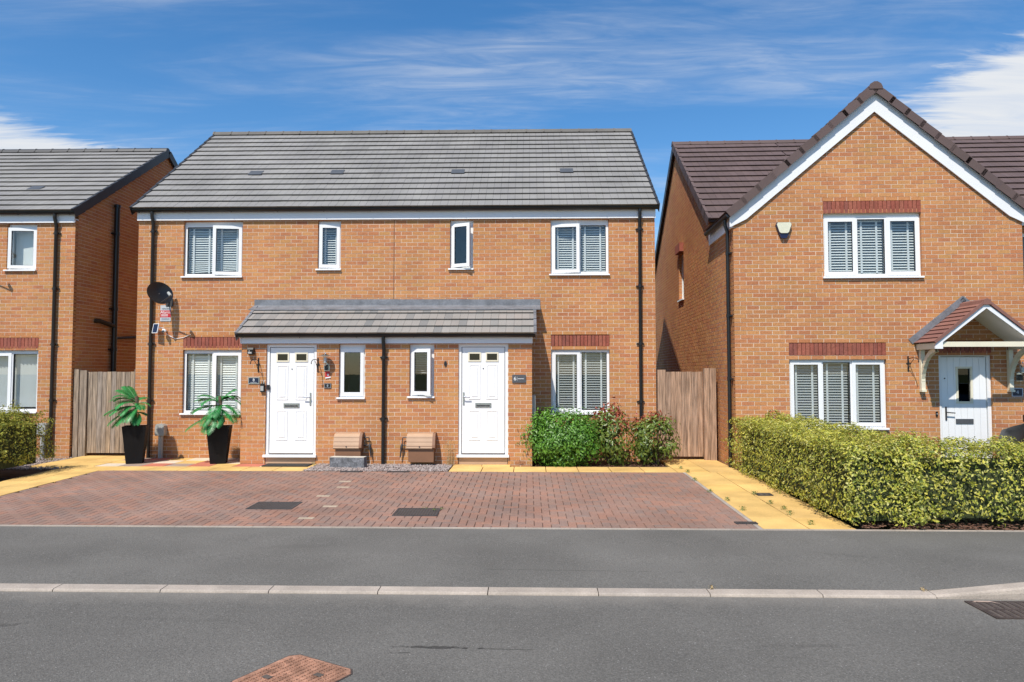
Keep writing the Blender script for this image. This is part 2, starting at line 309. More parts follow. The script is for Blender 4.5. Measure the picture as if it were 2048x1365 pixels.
def brick_wall(house, mw, u0, u1, z0, z1, openings, place, nind=0, urange=None, label=None):
    """place(u, depth, z) -> house-local point; wall > brick"""
    global BRICK_ME
    bricks, strips = courses(u0, u1, z0, z1, openings, urange)
    mb = MB()
    for (a, b, c, d) in strips: mb.add([place(a, .0032, c), place(b, .0032, c), place(b, .0032, d), place(a, .0032, d)], [(0, 1, 2, 3)])
    for (p, q, s, t) in openings:
        c4 = [(p - .003, s - .003), (q + .003, s - .003), (q + .003, t + .003), (p - .003, t + .003)]
        for i in range(4):
            e, g = c4[i], c4[(i + 1) % 4]; mb.add([place(e[0], .003, e[1]), place(g[0], .003, g[1]), place(g[0], .3, g[1]), place(e[0], .3, e[1])], [(0, 1, 2, 3)])
    wall = mb.build('wall', 'mortar', house)
    if label: wall['label'] = label
    full = []
    if nind:
        for i, (a, b, c, d) in enumerate(bricks):
            if b - a > .21 and d - c > .06:
                w = mw @ Vector(place((a + b) / 2, 0, (c + d) / 2)); x, y, k = proj(w)
                if 0 < x < 2048 and 0 < y < 1365: full.append((k, i))
        full.sort(); full = set(i for _, i in full[:nind])
        if BRICK_ME is None: BRICK_ME = MB().box(-.1075, .1075, 0, .1, -.0325, .0325, skip=('k',)).mesh('brick', 'brick')
    rest = MB()
    for i, (a, b, c, d) in enumerate(bricks):
        if i in full: new('brick', BRICK_ME, wall, loc=place((a + b) / 2, random.uniform(-.001, .001), (c + d) / 2))
        else:
            e = random.uniform(-.0012, .0012)
            vs = [place(u, dd, z) for dd in (e, .1) for (u, z) in ((a, c), (b, c), (b, d), (a, d))]
            rest.add(vs, [(0, 1, 2, 3), (0, 4, 5, 1), (1, 5, 6, 2), (2, 6, 7, 3), (3, 7, 4, 0)])
    o = rest.build('brickwork', 'brick', wall); o['kind'] = 'stuff'
    return wall
def soldier(wall, x0, x1, z0, yf):
    n = round((x1 - x0) / .075); w = (x1 - x0) / n
    me = MB().box(-w / 2 + .005, w / 2 - .005, 0, .1, .004, .218).mesh('soldier_brick', 'soldier')
    for i in range(n): new('soldier_brick', me, wall, loc=(x0 + (i + .5) * w, yf - .002 + random.uniform(-.001, .001), z0))
TILES = {}
def roof(house, name, O, U, Sv, urange, rows, gauge, tw, m, nind, thick=.018, first=0., fr=None):
    """tiled slope: O eaves origin, U unit along eaves, Sv unit up the slope; roof > tile"""
    O = Vector(O); U = Vector(U).normalized(); Sv = Vector(Sv).normalized(); Nn = U.cross(Sv)
    if Nn.z < 0: Nn = -Nn
    Mx = Matrix((U, Sv, Nn)).transposed().to_4x4(); Mx.translation = O
    bm = MB()
    for r in range(rows):
        a, b = urange(r * gauge + .5 * gauge)
        if b - a > .02: bm.box(a + .01, b - .01, r * gauge, r * gauge + gauge, -.05, -.012, Mx)
    rf = bm.build(name, 'verge_dark', house)
    L = gauge + .055
    def tilemesh(mb, u0, u1, s, mm, split):
        w = u1 - u0; hs = [(u0 + .0015, u1 - .0015)] if not split else [(u0 + .0015, u0 + w / 2 - .002), (u0 + w / 2 + .002, u1 - .0015)]
        for (p, q) in hs:
            vs = [(p, s + .03, .002), (q, s + .03, .002), (q, s + L, -.006), (p, s + L, -.006), (p, s, .031 + thick), (q, s, .031 + thick), (q, s + L, -.006 + thick), (p, s + L, -.006 + thick)]
            mb.add([mm @ Vector(v) for v in vs], [(4, 5, 6, 7), (0, 1, 5, 4), (3, 0, 4, 7), (1, 2, 6, 5), (0, 3, 2, 1)])
    key = (m, gauge, tw)
    if nind and key not in TILES:
        mb = MB(); tilemesh(mb, -tw / 2, tw / 2, 0, Matrix(), True); TILES[key] = mb.mesh('tile', m)
    rest = MB(); cnt = 0
    for r in range(rows):
        a, b = urange(r * gauge + .3 * gauge); s = r * gauge - .02; u = math.floor(a / tw) * tw + (tw / 2 if r % 2 else 0) - tw
        while u < b:
            u0, u1 = max(u, a), min(u + tw, b); jz = random.uniform(-.0015, .0015); u += tw
            if u1 - u0 < .03: continue
            ok = cnt < nind and u1 - u0 > tw - .001
            if ok and fr is not None: q_ = proj(fr.m @ (Mx @ Vector(((u0 + u1) / 2, s, 0)))); ok = 5 < q_[0] < 2043 and q_[1] > 5
            if ok:
                new('tile', TILES[key], rf, m=Mx @ Matrix.Translation(((u0 + u1) / 2, s, jz)) @ Matrix.Rotation(random.uniform(-.002, .002), 4, 'Z')); cnt += 1
            else: tilemesh(rest, u0, u1, s, Mx @ Matrix.Translation((0, 0, jz)), u1 - u0 > tw - .001)
    if rest.v: o = rest.build('tiling', m, rf); o['kind'] = 'stuff'
    return rf, Mx
def verge(rf, Mx, u, rows, gauge, m, side):
    me = MB(); d = .05
    me.box(-.012, .035, -.02, gauge + .03, .012, .05).box(-.02, -.012, -.02, gauge + .03, -.13, .05)
    me = me.mesh('verge_cap', m)
    for r in range(rows): new('verge_cap', me, rf, m=Mx @ Matrix.Translation((u, r * gauge, .004)) @ Matrix.Rotation(-.045, 4, 'X') @ Matrix.Scale(side, 4, (1, 0, 0)))
def ridge(rf, p0, p1, m, step=.45, rad=.115):
    p0 = Vector(p0); p1 = Vector(p1); n = round((p1 - p0).length / step); st = (p1 - p0).length / n; d = (p1 - p0).normalized()
    mb = MB(); prof = [(-.115, -.07), (-.085, .0), (-.03, .035), (.03, .035), (.085, .0), (.115, -.07)]
    mb.prism(prof, 'x', .004, st - .004); mb.prism([(a * 1.08, b + .008) for a, b in prof], 'x', -.012, .022)
    me = mb.mesh('ridge_tile', m); az = math.atan2(d.y, d.x)
    for i in range(n): new('ridge_tile', me, rf, loc=p0 + d * (i * st), rot=(0, 0, az))
def gutter(house, p0, p1, m='black_plastic', brackets=True):
    """half-round gutter from p0 to p1 (top centre line)"""
    p0 = Vector(p0); p1 = Vector(p1); d = (p1 - p0).normalized(); L = (p1 - p0).length; sd_ = d.cross(Vector((0, 0, 1)))
    mb = MB(); pr = [(.056 * math.cos(t), .056 * math.sin(t) - .004) for t in [math.pi + i * math.pi / 8 for i in range(9)]]; pin = [(x * .88, z * .88) for x, z in pr]
    po = pr + pin[::-1]; n = len(po)
    vs = [p0 + sd_ * a + Vector((0, 0, b)) for a, b in po] + [p1 + sd_ * a + Vector((0, 0, b)) for a, b in po]
    mb.add(vs, [(i, (i + 1) % n, n + (i + 1) % n, n + i) for i in range(n)])
    for q in (p0, p1): mb.add([q + sd_ * a + Vector((0, 0, b)) for a, b in pr], [tuple(range(9))])
    g = mb.build('gutter', m, house)
    if brackets:
        k = int(L / .95); 
        for i in range(k + 1):
            c = p0 + d * (.12 + i * (L - .24) / max(k, 1)); b = MB(); b.tube([c + sd_ * .0585 * math.cos(t) + Vector((0, 0, .0585 * math.sin(t) - .004)) for t in [math.pi + j * math.pi / 6 for j in range(7)]], .007, 5)
            b.build('gutter_bracket', m, g)
    return g
def downpipe(house, x, yf, ztop, zbot, yg, m='black_plastic', horizontal=None):
    mb = MB(); y = yf - .055
    mb.tube([(x, yg, ztop), (x, yg, ztop - .09), (x, y, ztop - .24), (x, y, zbot)], .034, 10)
    p = mb.build('downpipe', m, house, smooth=True)
    z = ztop - .4
    while z > zbot + .3:
        MB().tube([(x, y, z - .03), (x, y, z + .03)], .041, 10).box(x - .075, x + .075, y + .02, yf - .002, z - .012, z + .012).build('pipe_clip', m, p); z -= 1.15
    return p
def window(house, x0, x1, z0, z1, yf, lights, blind=None, sill=True, head=.03):
    """lights: list of (u0,u1,kind,hinge,angle) as fractions of the width; window > sash, pane, sill, room"""
    y0, y1 = yf + .055, yf + .125; t = .05; za, zb = z0 + .035, z1 - head
    fr = MB().ring(x0 + .004, x1 - .004, za, zb, t, y0, y1)
    if head > .02: fr.box(x0 + .004, x1 - .004, y0 + .01, y1, zb, z1)
    ins = []
    for i, (a, b, kind, hinge, ang) in enumerate(lights):
        u0 = x0 + a * (x1 - x0); u1 = x0 + b * (x1 - x0)
        if i: fr.box(u0 - .026, u0 + .026, y0, y1, za + t, zb - t)
        ins.append((max(u0 + .024, x0 + t + .002), min(u1 - .024, x1 - t - .002), kind, hinge, ang))
    w = fr.build('window', 'upvc', house)
    for (u0, u1, kind, hinge, ang) in ins:
        if kind == 'sash':
            e = .022; p0, p1, q0, q1 = u0 - e, u1 + e, za + t - e, zb - t + e; hx = p0 if hinge == 'l' else p1; yy = y0 - .016
            mb = MB().ring(p0 - hx, p1 - hx, q0, q1, .064, 0, .045); rot = (0, 0, -ang if hinge == 'l' else ang)
            mb.build('sash', 'upvc', w, loc=(hx, yy, 0), rot=rot)
            MB().box(p0 - hx + .06, p1 - hx - .06, .018, .024, q0 + .06, q1 - .06).build('pane', 'glass', w, loc=(hx, yy, 0), rot=rot)
            MB().ring(p0 - hx + .0635, p1 - hx - .0635, q0 + .0635, q1 - .0635, .008, .010, .030).build('gasket', 'black_plastic', w, loc=(hx, yy, 0), rot=rot)
            if ang > .2: MB().tube([(.02 if hinge == 'l' else -.02, yy + .05, za + .06), ((p1 - p0) * .6 * (1 if hinge == 'l' else -1), yy + .02 - .3 * ang * (p1 - p0), za + .06)], .008, 6).build('stay', 'iron_dark', w, loc=(hx, 0, 0))
        else:
            MB().box(u0, u1, y0 + .03, y0 + .036, za + t, zb - t).build('pane', 'glass', w)
            MB().ring(u0, u1, za + t, zb - t, .010, y0 + .012, y0 + .045).build('gasket', 'black_plastic', w)
    if sill: MB().prism([(yf - .045, z0 + .002), (yf + .12, z0 + .006), (yf + .12, z0 + .034), (yf - .04, z0 + .030), (yf - .045, z0 + .024)], 'x', x0 - .03, x1 + .012).build('sill', 'upvc', w)
    MB().box(x0 - .2, x1 + .2, yf + .31, yf + 1.5, z0 - .3, z1 + .15, skip=('f',)).build('room', 'room_wall', w)
    return w
BLINDS = []
def blind(frame, x0, x1, z0, z1, y, label, m='slat_white', tilt=40, drop=0., lights=((0, 1),), sag=0., tapes=True):
    t = thing('venetian_blind', label, 'blind', frame.m @ Vector(((x0 + x1) / 2, y, z0)), frame.a, 'venetian blinds in the windows')
    h = z1 - z0; n = int(h / .05); w0 = x1 - x0
    for (a, b) in lights:
        xa, xb = -w0 / 2 + a * w0 + .01, -w0 / 2 + b * w0 - .01
        boxobj('head_rail', m, t, xa, xb, -.025, .025, h - .03, h)
        me = MB().box(xa, xb, -.024, .024, -.0014, .0014).mesh('slat', m)
        for i in range(n):
            k = max(0, 1 - i / 5.) if sag else 0
            new('slat', me, t, loc=(0, 0, .03 + i * (h - .07) / n + sag * k * .4), rot=(R(tilt), R(-3.5 * k * (1 if sag else 0)), 0))
        if tapes:
            for f in ((.2, .78) if xb - xa > .35 else (.22, .8)): boxobj('ladder_tape', 'tape', t, xa + f * (xb - xa) - .018, xa + f * (xb - xa) + .018, -.030, -.0275, .02, h - .03)
    return t
def panel_door(house, x0, x1, z0, z1, yf, handle):
    t = .055; ya, yb = yf + .03, yf + .10; lx0, lx1, lz0, lz1 = x0 + t + .012, x1 - t - .012, z0 + .07, z1 - .065
    fr = MB(); fr.box(x0, x0 + t, ya, yb, z0 + .04, z1); fr.box(x1 - t, x1, ya, yb, z0 + .04, z1); fr.box(x0 + t, x1 - t, ya, yb, z1 - t, z1)
    d = fr.build('door', 'upvc', house)
    boxobj('threshold', 'upvc', d, x0 - .03, x1 + .02, yf - .05, yb + .05, z0, z0 + .045)
    boxobj('drip_bar', 'chrome', d, lx0, lx1, ya - .006, ya + .02, lz0 - .012, lz0 + .006)
    yl = ya + .014; w = lx1 - lx0
    lf = MB()   # leaf with two glazed openings
    gz0, gz1 = lz1 - .245, lz1 - .115; ga = (lx0 + .135, lx0 + .335); gb = (lx1 - .335, lx1 - .135)
    lf.box(lx0, lx1, yl, yb, lz0, gz0); lf.box(lx0, lx1, yl, yb, gz1, lz1)
    for a, b in ((lx0, ga[0]), (ga[1], gb[0]), (gb[1], lx1)): lf.box(a, b, yl, yb, gz0, gz1)
    lf.build('leaf', 'door_white', d)
    for a, b in (ga, gb):
        MB().ring(a - .022, b + .022, gz0 - .022, gz1 + .022, .026, yl - .012, yl + .004).build('glazing_bead', 'cream', d)
        boxobj('pane', 'glass_dark', d, a, b, yl + .015, yl + .02, gz0, gz1)
    H = lz1 - lz0
    for (a, b) in ((lx0 + .125, lx0 + .345), (lx1 - .345, lx1 - .125)):
        for (q0, q1) in ((lz0 + .235, lz0 + .80), (lz0 + 1.0, lz0 + 1.66)):
            mb = MB(); n0 = (a, b, q0, q1)
            def rr(i, y): return [(a + i, y, q0 + i), (b - i, y, q0 + i), (b - i, y, q1 - i), (a + i, y, q1 - i)]
            loops = [rr(0, yl - .0005), rr(.008, yl - .009), rr(.018, yl - .009), rr(.028, yl - .002), rr(.045, yl - .002), rr(.062, yl - .010)]
            for i in range(len(loops) - 1):
                A, B = loops[i], loops[i + 1]; mb.add(A + B, [(k, (k + 1) % 4, 4 + (k + 1) % 4, 4 + k) for k in range(4)])
            mb.add(loops[-1], [(0, 1, 2, 3)]); mb.build('panel', 'door_white', d)
    xm = (lx0 + lx1) / 2
    b = MB().box(xm - .15, xm + .15, yl - .012, yl + .002, lz0 + .855, lz0 + .94); b.build('letter_plate', 'chrome', d)
    boxobj('letter_flap', 'iron_dark', d, xm - .125, xm + .125, yl - .0155, yl - .0125, lz0 + .872, lz0 + .90)
    hx = lx1 - .055 if handle == 'r' else lx0 + .03; s = -1 if handle == 'r' else 1
    MB().box(hx - .014, hx + .014, yl - .012, yl + .001, lz0 + .90, lz0 + 1.14).tube([(hx, yl - .01, lz0 + 1.05), (hx, yl - .055, lz0 + 1.05), (hx + s * .025, yl - .06, lz0 + 1.05), (hx + s * .125, yl - .055, lz0 + 1.045)], .010, 8).build('handle', 'chrome', d, smooth=True)
    MB().lathe([(.009, 0), (.012, .006), (.004, .008)], 10, Matrix.Translation((xm, yl, lz0 + 1.585)) @ Matrix.Rotation(R(90), 4, 'X')).build('spyhole', 'iron_dark', d)
    boxobj('hall', 'interior', d, x0 - .1, x1 + .1, yb + .02, yb + .9, z0, z1, )
    return d

# ------------------------------------------------------------------ the setting: ground, road, footway, kerb, drive, paths
def sheet(name, m, x0, x1, y0, y1, zf, nx=1, ny=1):
    mb = MB(); vs = [(x0 + (x1 - x0) * i / nx, y0 + (y1 - y0) * j / ny) for j in range(ny + 1) for i in range(nx + 1)]
    mb.add([(x, y, zf(x, y)) for x, y in vs], [(j * (nx + 1) + i, j * (nx + 1) + i + 1, (j + 1) * (nx + 1) + i + 1, (j + 1) * (nx + 1) + i) for j in range(ny) for i in range(nx)])
    return struct(mb.build(name, m))
sheet('ground', 'lawn', -600, 600, -600, 600, lambda x, y: -.35)
KY0, KY1 = 5.985, 6.12        # dropped kerb, front and back edge
def ramp_up(x): t = min(max((x - 3.32) / .92, 0), 1); return .085 * t
sheet('road', 'asphalt_road', -60, 60, -25, KY0 + .002, lambda x, y: -.142 + .004 * min(0, (y - 3)) * 0)
XS = sorted([-60., -20., -8., 3.3] + [3.4 + .1 * i for i in range(10)] + [6., 20., 60.])
mb = MB(); YS = [KY1 - .002, 6.5, 7.0, 7.6, 8.19]
vs = [(x, y, zg(y) - .002 + ramp_up(x) * max(0, 1 - (y - KY1) / 1.6)) for y in YS for x in XS]; n = len(XS)
mb.add(vs, [(j * n + i, j * n + i + 1, (j + 1) * n + i + 1, (j + 1) * n + i) for j in range(len(YS) - 1) for i in range(n - 1)])
struct(mb.build('footway', 'asphalt_foot'))
sheet('soil', 'soil', -40, 3.72, 8.2, 45, lambda x, y: zg(y) - .045, 1, 60)
sheet('garden', 'lawn', 3.72, 60, 8.2, 45, lambda x, y: zg(y) - .11, 1, 60)
kerb = struct(new('kerb', None))
me = MB(); prof = [(0, -.2), (0, .008), (.006, .020), (.018, .026), (KY1 - KY0, .030), (KY1 - KY0, -.2)]
me.prism(prof, 'x', -.4585, .4585); kme = me.mesh('kerb_stone', 'kerb_concrete')
xj = 3.345
x = xj - .4625
while x > -9: new('kerb_stone', kme, kerb, loc=(x, KY0, -.145)); x -= .925
def kerbprof(h): return [(0, -.2), (0, h * .55), (.012, h - .012), (.03, h), (KY1 - KY0, h + .003), (KY1 - KY0, -.2)]
mb = MB(); A = kerbprof(.026); B = kerbprof(.115); k = 6
mb.add([(xj + .004, a, b) for a, b in A] + [(xj + .92, a, b) for a, b in B], [tuple(range(k))[::-1], tuple(range(k, 2 * k))] + [(i, (i + 1) % k, k + (i + 1) % k, k + i) for i in range(k)])
mb.build('kerb_stone', 'kerb_concrete', kerb, loc=(0, KY0, -.145))
kme2 = MB().prism(kerbprof(.115), 'x', -.4585, .4585).mesh('kerb_stone', 'kerb_concrete'); x = xj + .925 + .4625
while x < 12: new('kerb_stone', kme2, kerb, loc=(x, KY0, -.145)); x += .925
edging = struct(new('edging', None)); me = MB().box(-.457, .457, -.025, .025, -.15, .004).mesh('edging_stone', 'kerb_concrete')
for i in range(-13, 12): new('edging_stone', me, edging, loc=(i * .918, 8.214, zg(8.21) + .002))
DX0, DX1, DY0, DY1 = -7.55, 2.62, 8.242, 12.30
SL = math.atan(.0185)
drive = struct(MB().add([(DX0, DY0, zg(DY0) - .022), (DX1, DY0, zg(DY0) - .022), (DX1, DY1, -.022), (DX0, DY1, -.022)], [(0, 1, 2, 3)]).build('driveway', 'joint_sand'))
def paver_mesh(mb, x0, x1, y0, y1, zf):
    g, c = .0022, .005; vs = []
    for (i, dz) in ((0, -.05), (0, -.006), (c, 0)):
        for (x, y) in ((x0 + g + i, y0 + g + i), (x1 - g - i, y0 + g + i), (x1 - g - i, y1 - g - i), (x0 + g + i, y1 - g - i)): vs.append((x, y, zf(y) + dz))
    return mb.add(vs, [(8, 9, 10, 11)] + [(4 * l + k, 4 * l + (k + 1) % 4, 4 * l + 4 + (k + 1) % 4, 4 * l + 4 + k) for l in (0, 1) for k in range(4)])
pm = {}
for nm, (w, h) in dict(h=(.2, .1), v=(.1, .2)).items(): pm[nm] = paver_mesh(MB(), -w / 2, w / 2, -h / 2, h / 2, lambda y: y * .0185).mesh('paver', 'paver')
GRATES = [(G(549, 1012), .60, .46), (G(834, 1025), .56, .44)]
pale = [(G(x, y).x, G(x, y).y) for x, y in ((702, 962), (688, 975), (670, 992), (641, 1013), (605, 1037))]
blocks = []
for j in range(int((DY1 - DY0) / .1) + 2):
    for i in range(int((DX1 - DX0) / .1) + 2):
        k = (i + j) % 4
        if k not in (0, 2): continue
        a = DX0 + i * .1; b = DY0 + j * .1 - .1
        r = [a, a + (.2 if k == 0 else .1), b, b + (.1 if k == 0 else .2)]
        c = [max(r[0], DX0), min(r[1], DX1), max(r[2], DY0), min(r[3], DY1)]
        if c[1] - c[0] < .02 or c[3] - c[2] < .02: continue
        blocks.append((c, c == r, 'h' if k == 0 else 'v'))
pale_ids = {id(min((t for t in blocks if t[1] and t[2] == 'h'), key=lambda t: abs((t[0][0] + t[0][1]) / 2 - a) + abs((t[0][2] + t[0][3]) / 2 - b))[0]) for a, b in pale}
blocks.sort(key=lambda t: t[0][2]); rest = MB(); cnt = 0; prest = MB()
for c, full, nm in blocks:
    cx, cy = (c[0] + c[1]) / 2, (c[2] + c[3]) / 2
    isp = id(c) in pale_ids
    if isp: paver_mesh(MB(), *c, zg).build('paver', 'paver_pale', drive); continue
    X = proj((cx, cy, 0))[0]
    if full and cnt < 295 and 0 < X < 2048: new('paver', pm[nm], drive, loc=(cx, cy, zg(cy) + random.uniform(-.001, .001))); cnt += 1
    else: paver_mesh(rest, *c, lambda y, j=random.uniform(-.001, .001): zg(y) + j)
rest.build('paving', 'paver', drive)['kind'] = 'stuff'
# slabs
def slab(parent, m, x0, x1, y0, y1, dz=0.): 
    mb = MB(); g = .006; c = .006; j = random.uniform(-.002, .002); vs = []
    for (i, d) in ((0, -.04), (0, -.004), (c, 0)):
        for (x, y) in ((x0 + g + i, y0 + g + i), (x1 - g - i, y0 + g + i), (x1 - g - i, y1 - g - i), (x0 + g + i, y1 - g - i)): vs.append((x, y, zg(y) + d + j + dz))
    mb.add(vs, [(8, 9, 10, 11)] + [(4 * l + k, 4 * l + (k + 1) % 4, 4 * l + 4 + (k + 1) % 4, 4 * l + 4 + k) for l in (0, 1) for k in range(4)])
    return mb.build('slab', m, parent)
path = struct(new('path', None))
def grid(parent, m, x0, x1, y0, y1, nx, ny):
    for i in range(nx):
        for j in range(ny): slab(parent, m, x0 + (x1 - x0) * i / nx, x0 + (x1 - x0) * (i + 1) / nx, y0 + (y1 - y0) * j / ny, y0 + (y1 - y0) * (j + 1) / ny)
grid(path, 'slab_yellow', DX1 + .055, 3.74, 8.245, 12.33, 2, 7)       # beside the gabled house
grid(path, 'slab_yellow', 2.55, 3.66, 12.33, 14.7, 2, 4)
grid(path, 'slab_yellow', -8.45, DX0 - .02, 8.245, 12.33, 2, 7)       # beside the left-hand hedge
boxobj('path_edge', 'kerb_concrete', path, DX1 + .003, DX1 + .053, 8.245, 12.30, -.12, -.04, rot=(SL, 0, 0), loc=(0, 0, -.188))
walk = struct(new('pavement', None))
grid(walk, 'slab_yellow', -8.45, -3.95, 12.33, 12.85, 8, 1)
grid(walk, 'slab_yellow', -1.42, 2.55, 12.33, 12.98, 7, 1)
grid(walk, 'slab_yellow', -9.2, -8.0, 12.85, 14.7, 2, 3)
grid(walk, 'slab_yellow', -1.42, -.36, 12.98, 13.26, 2, 1)
patio = struct(new('patio', None)); PC = ['slab_cream', 'slab_red', 'slab_grey', 'slab_yellow', 'slab_red', 'slab_cream', 'slab_grey']
q = 0
for i in range(6):
    for j in range(3):
        x0 = -8.0 + i * .425; slab(patio, PC[(i * 2 + j * 3 + (i * j) % 2) % 7], x0, x0 + .425, 12.85 + j * .43, 12.85 + (j + 1) * .43)
for i in range(3): slab(patio, ['slab_red', 'slab_cream', 'slab_yellow'][i], -5.45 + i * .5, -4.95 + i * .5, 12.85, 13.26)
# gravel between the two doors: nobody could count it
def pebbles(name, m, x0, x1, y0, y1, n, s0, s1, z, flat=.6):
    V = np.array([(1, 0, 0), (-1, 0, 0), (0, 1, 0), (0, -1, 0), (0, 0, 1), (0, 0, -1)], float); Fc = np.array([(0, 2, 4), (2, 1, 4), (1, 3, 4), (3, 0, 4), (2, 0, 5), (1, 2, 5), (3, 1, 5), (0, 3, 5)])
    c = np.stack([rng.uniform(x0, x1, n), rng.uniform(y0, y1, n), np.zeros(n)], 1); s = rng.uniform(s0, s1, n); c[:, 2] = z + rng.uniform(-.3, .9, n) * s
    a = rng.uniform(0, 6.28, n); jit = rng.uniform(.65, 1.25, (n, 6, 1)); P = V[None] * jit * np.array([1, .8, flat]); ca, sa = np.cos(a)[:, None], np.sin(a)[:, None]
    X = P[..., 0] * ca - P[..., 1] * sa; Y = P[..., 0] * sa + P[..., 1] * ca; P = np.stack([X, Y, P[..., 2]], -1) * s[:, None, None] + c[:, None]
    me = bpy.data.meshes.new(name); me.from_pydata(P.reshape(-1, 3).tolist(), [], (Fc[None] + 6 * np.arange(n)[:, None, None]).reshape(-1, 3).tolist()); me.materials.append(MATS[m])
    o = new(name, me); o['kind'] = 'stuff'; return o
tag(pebbles('gravel', 'gravel', -3.98, -1.44, 12.33, 13.27, 6500, .008, .019, -.004), 'pinkish grey gravel bed between the two front doors', 'gravel', kind='stuff')
tag(pebbles('gravel', 'gravel', -11., -8.47, 12.6, 14.25, 4500, .008, .02, -.03), 'grey gravel under the hedge beside the left-hand house', 'gravel', kind='stuff')
tag(pebbles('bark_chips', 'bark', 3.85, 9.5, 8.235, 8.75, 2600, .010, .03, -.075, .35), 'brown bark chips scattered under the golden hedge', 'bark chips', kind='stuff')
tag(pebbles('leaf_litter', 'bark', .1, 2.5, 12.99, 13.5, 900, .008, .022, -.03, .35), 'dry leaf litter under the front shrubs', 'leaf litter', kind='stuff')

# ------------------------------------------------------------------ the pair of houses, numbers 6 and 8
H = thing('semi_detached_house', 'wide orange brick house pair with grey tiled roof, shared lean-to porch and two white doors', 'house', FM.o)
XL, XR, PY, PXL, PXR = -8.0, 2.51, -.88, -5.464, .04
front = lambda yf: (lambda u, d, z: (u, yf + d, z))
WIN = dict(W1=(-7.067, -5.849, 3.64, 4.80), W2=(-4.307, -3.835, 3.78, 4.80), W3=(-1.614, -1.145, 3.78, 4.80), W4=(.419, 1.589, 3.66, 4.80), W5=(-7.034, -5.823, .86, 2.21), W6=(.423, 1.593, .88, 2.24))
LINT = [(WIN['W5'][0], WIN['W5'][1], 2.21, 2.435), (WIN['W6'][0], WIN['W6'][1], 2.24, 2.465)]
ops = list(WIN.values()) + LINT
porchop = [(PXL + .12, PXR - .12, -.3, 2.6)]
wl = brick_wall(H, FM.m, XL, XR, -.15, 4.875, ops + porchop, front(0.), 0)
for (a, b, c, d) in LINT: soldier(wl, a, b, c, 0.)
DO = [(-4.994, -4.032, .125, 2.25), (-1.344, -.411, .135, 2.255)]; PWN = [(-3.61, -3.115, 1.215, 2.25), (-2.271, -1.802, 1.235, 2.25)]
brick_wall(H, FM.m, PXL, PXR, -.15, 2.33, [(a, b, c - .16 if c < .2 else c, d) for a, b, c, d in DO + PWN], front(PY), 300, label='brick front of the shared porch')
for a, b, c, d in DO: boxobj('step', 'meter_brown', H, a + .01, b - .01, PY + .01, PY + .2, -.05, c - .002)
brick_wall(H, FM.m, PY + .1025, -.005, -.15, 2.9, [], lambda u, d, z: (PXR - d, u, z), 0, urange=lambda a, b: (PY + .1025, -.005) if b < 2.33 else (PY + .1025 + max(0, (b - 2.36) * 1.55), -.005))
brick_wall(H, FM.m, PY + .1025, -.005, -.15, 2.9, [], lambda u, d, z: (PXL + d, u, z), 0, urange=lambda a, b: (PY + .1025, -.005) if b < 2.33 else (PY + .1025 + max(0, (b - 2.36) * 1.55), -.005))
# shell behind the brick skin: side gables and back
def brick_tex(name):
    m = mat(name, (.4, .16, .06), .9); nt = m.node_tree; N = nt.nodes; L = nt.links; ge = [n for n in N if n.type == 'NEW_GEOMETRY'][0]
    sp = N.new('ShaderNodeSeparateXYZ'); L.new(ge.outputs['Position'], sp.inputs[0]); ad = N.new('ShaderNodeMath'); L.new(sp.outputs[0], ad.inputs[0]); L.new(sp.outputs[1], ad.inputs[1])
    cb = N.new('ShaderNodeCombineXYZ'); L.new(ad.outputs[0], cb.inputs[0]); L.new(sp.outputs[2], cb.inputs[1]); bt = N.new('ShaderNodeTexBrick'); L.new(cb.outputs[0], bt.inputs[0])
    bt.inputs['Color1'].default_value = (.50, .22, .09, 1); bt.inputs['Color2'].default_value = (.50, .26, .10, 1); bt.inputs['Mortar'].default_value = (.5, .4, .3, 1)
    bt.inputs['Scale'].default_value = 1; bt.inputs['Brick Width'].default_value = .225; bt.inputs['Row Height'].default_value = .075; bt.inputs['Mortar Size'].default_value = .006
    L.new(bt.outputs[0], N['Principled BSDF'].inputs['Base Color'])
brick_tex('brick_far')
EY, EZ, RY, RZ = -.155, 5.06, 3.55, 7.83
def zr(y): return EZ + (RZ - EZ) * (y - EY) / (RY - EY)
mb = MB()
for x0, x1 in ((XL + .003, XL + .28), (XR - .28, XR - .003)): mb.prism([(.104, -.2), (7.0, -.2), (7.0, 4.9), (RY, RZ - .09), (.104, zr(.104) - .09)], 'x', x0, x1)
mb.box(XL + .28, XR - .28, 6.8, 7.0, -.2, 4.9); mb.build('gable_wall', 'brick_far', H)
boxobj('movement_joint', 'joint_sand', H, FM.hit(788, 500, 0)[0] - .005, FM.hit(788, 500, 0)[0] + .005, -.0022, .05, 3.2, 4.80)
boxobj('floor', 'interior', H, XL + .3, XR - .3, .32, 6.7, 2.5, 2.6)
# fascia, soffit, gutter, roof
boxobj('fascia', 'fascia', H, XL - .01, XR + .01, -.052, -.028, 4.812, 5.01); boxobj('soffit', 'fascia', H, XL - .01, XR + .01, -.027, .09, 4.878, 4.90)
boxobj('soffit_trim', 'fascia', H, XL - .01, XR + .01, -.0275, -.004, 4.825, 4.8765)
gutter(H, (XL - .06, -.112, 5.03), (XR + .06, -.112, 5.03))
GA = .2985
ln = math.hypot(RY - EY, RZ - EZ); rows = 15; ga = (ln - .06) / rows
rf, Mx = roof(H, 'roof', (0, EY, EZ - .03), (1, 0, 0), (0, RY - EY, RZ - EZ), lambda s: (XL - .07, XR + .05), rows, ga, .3, 'tile_grey', 240, fr=FM)
verge(rf, Mx, XL - .075, rows, ga, 'verge_dark', 1); verge(rf, Mx, XR + .055, rows, ga, 'verge_dark', -1)
ridge(rf, (XL - .08, RY, RZ + .015), (XR + .06, RY, RZ + .015), 'ridge_grey')
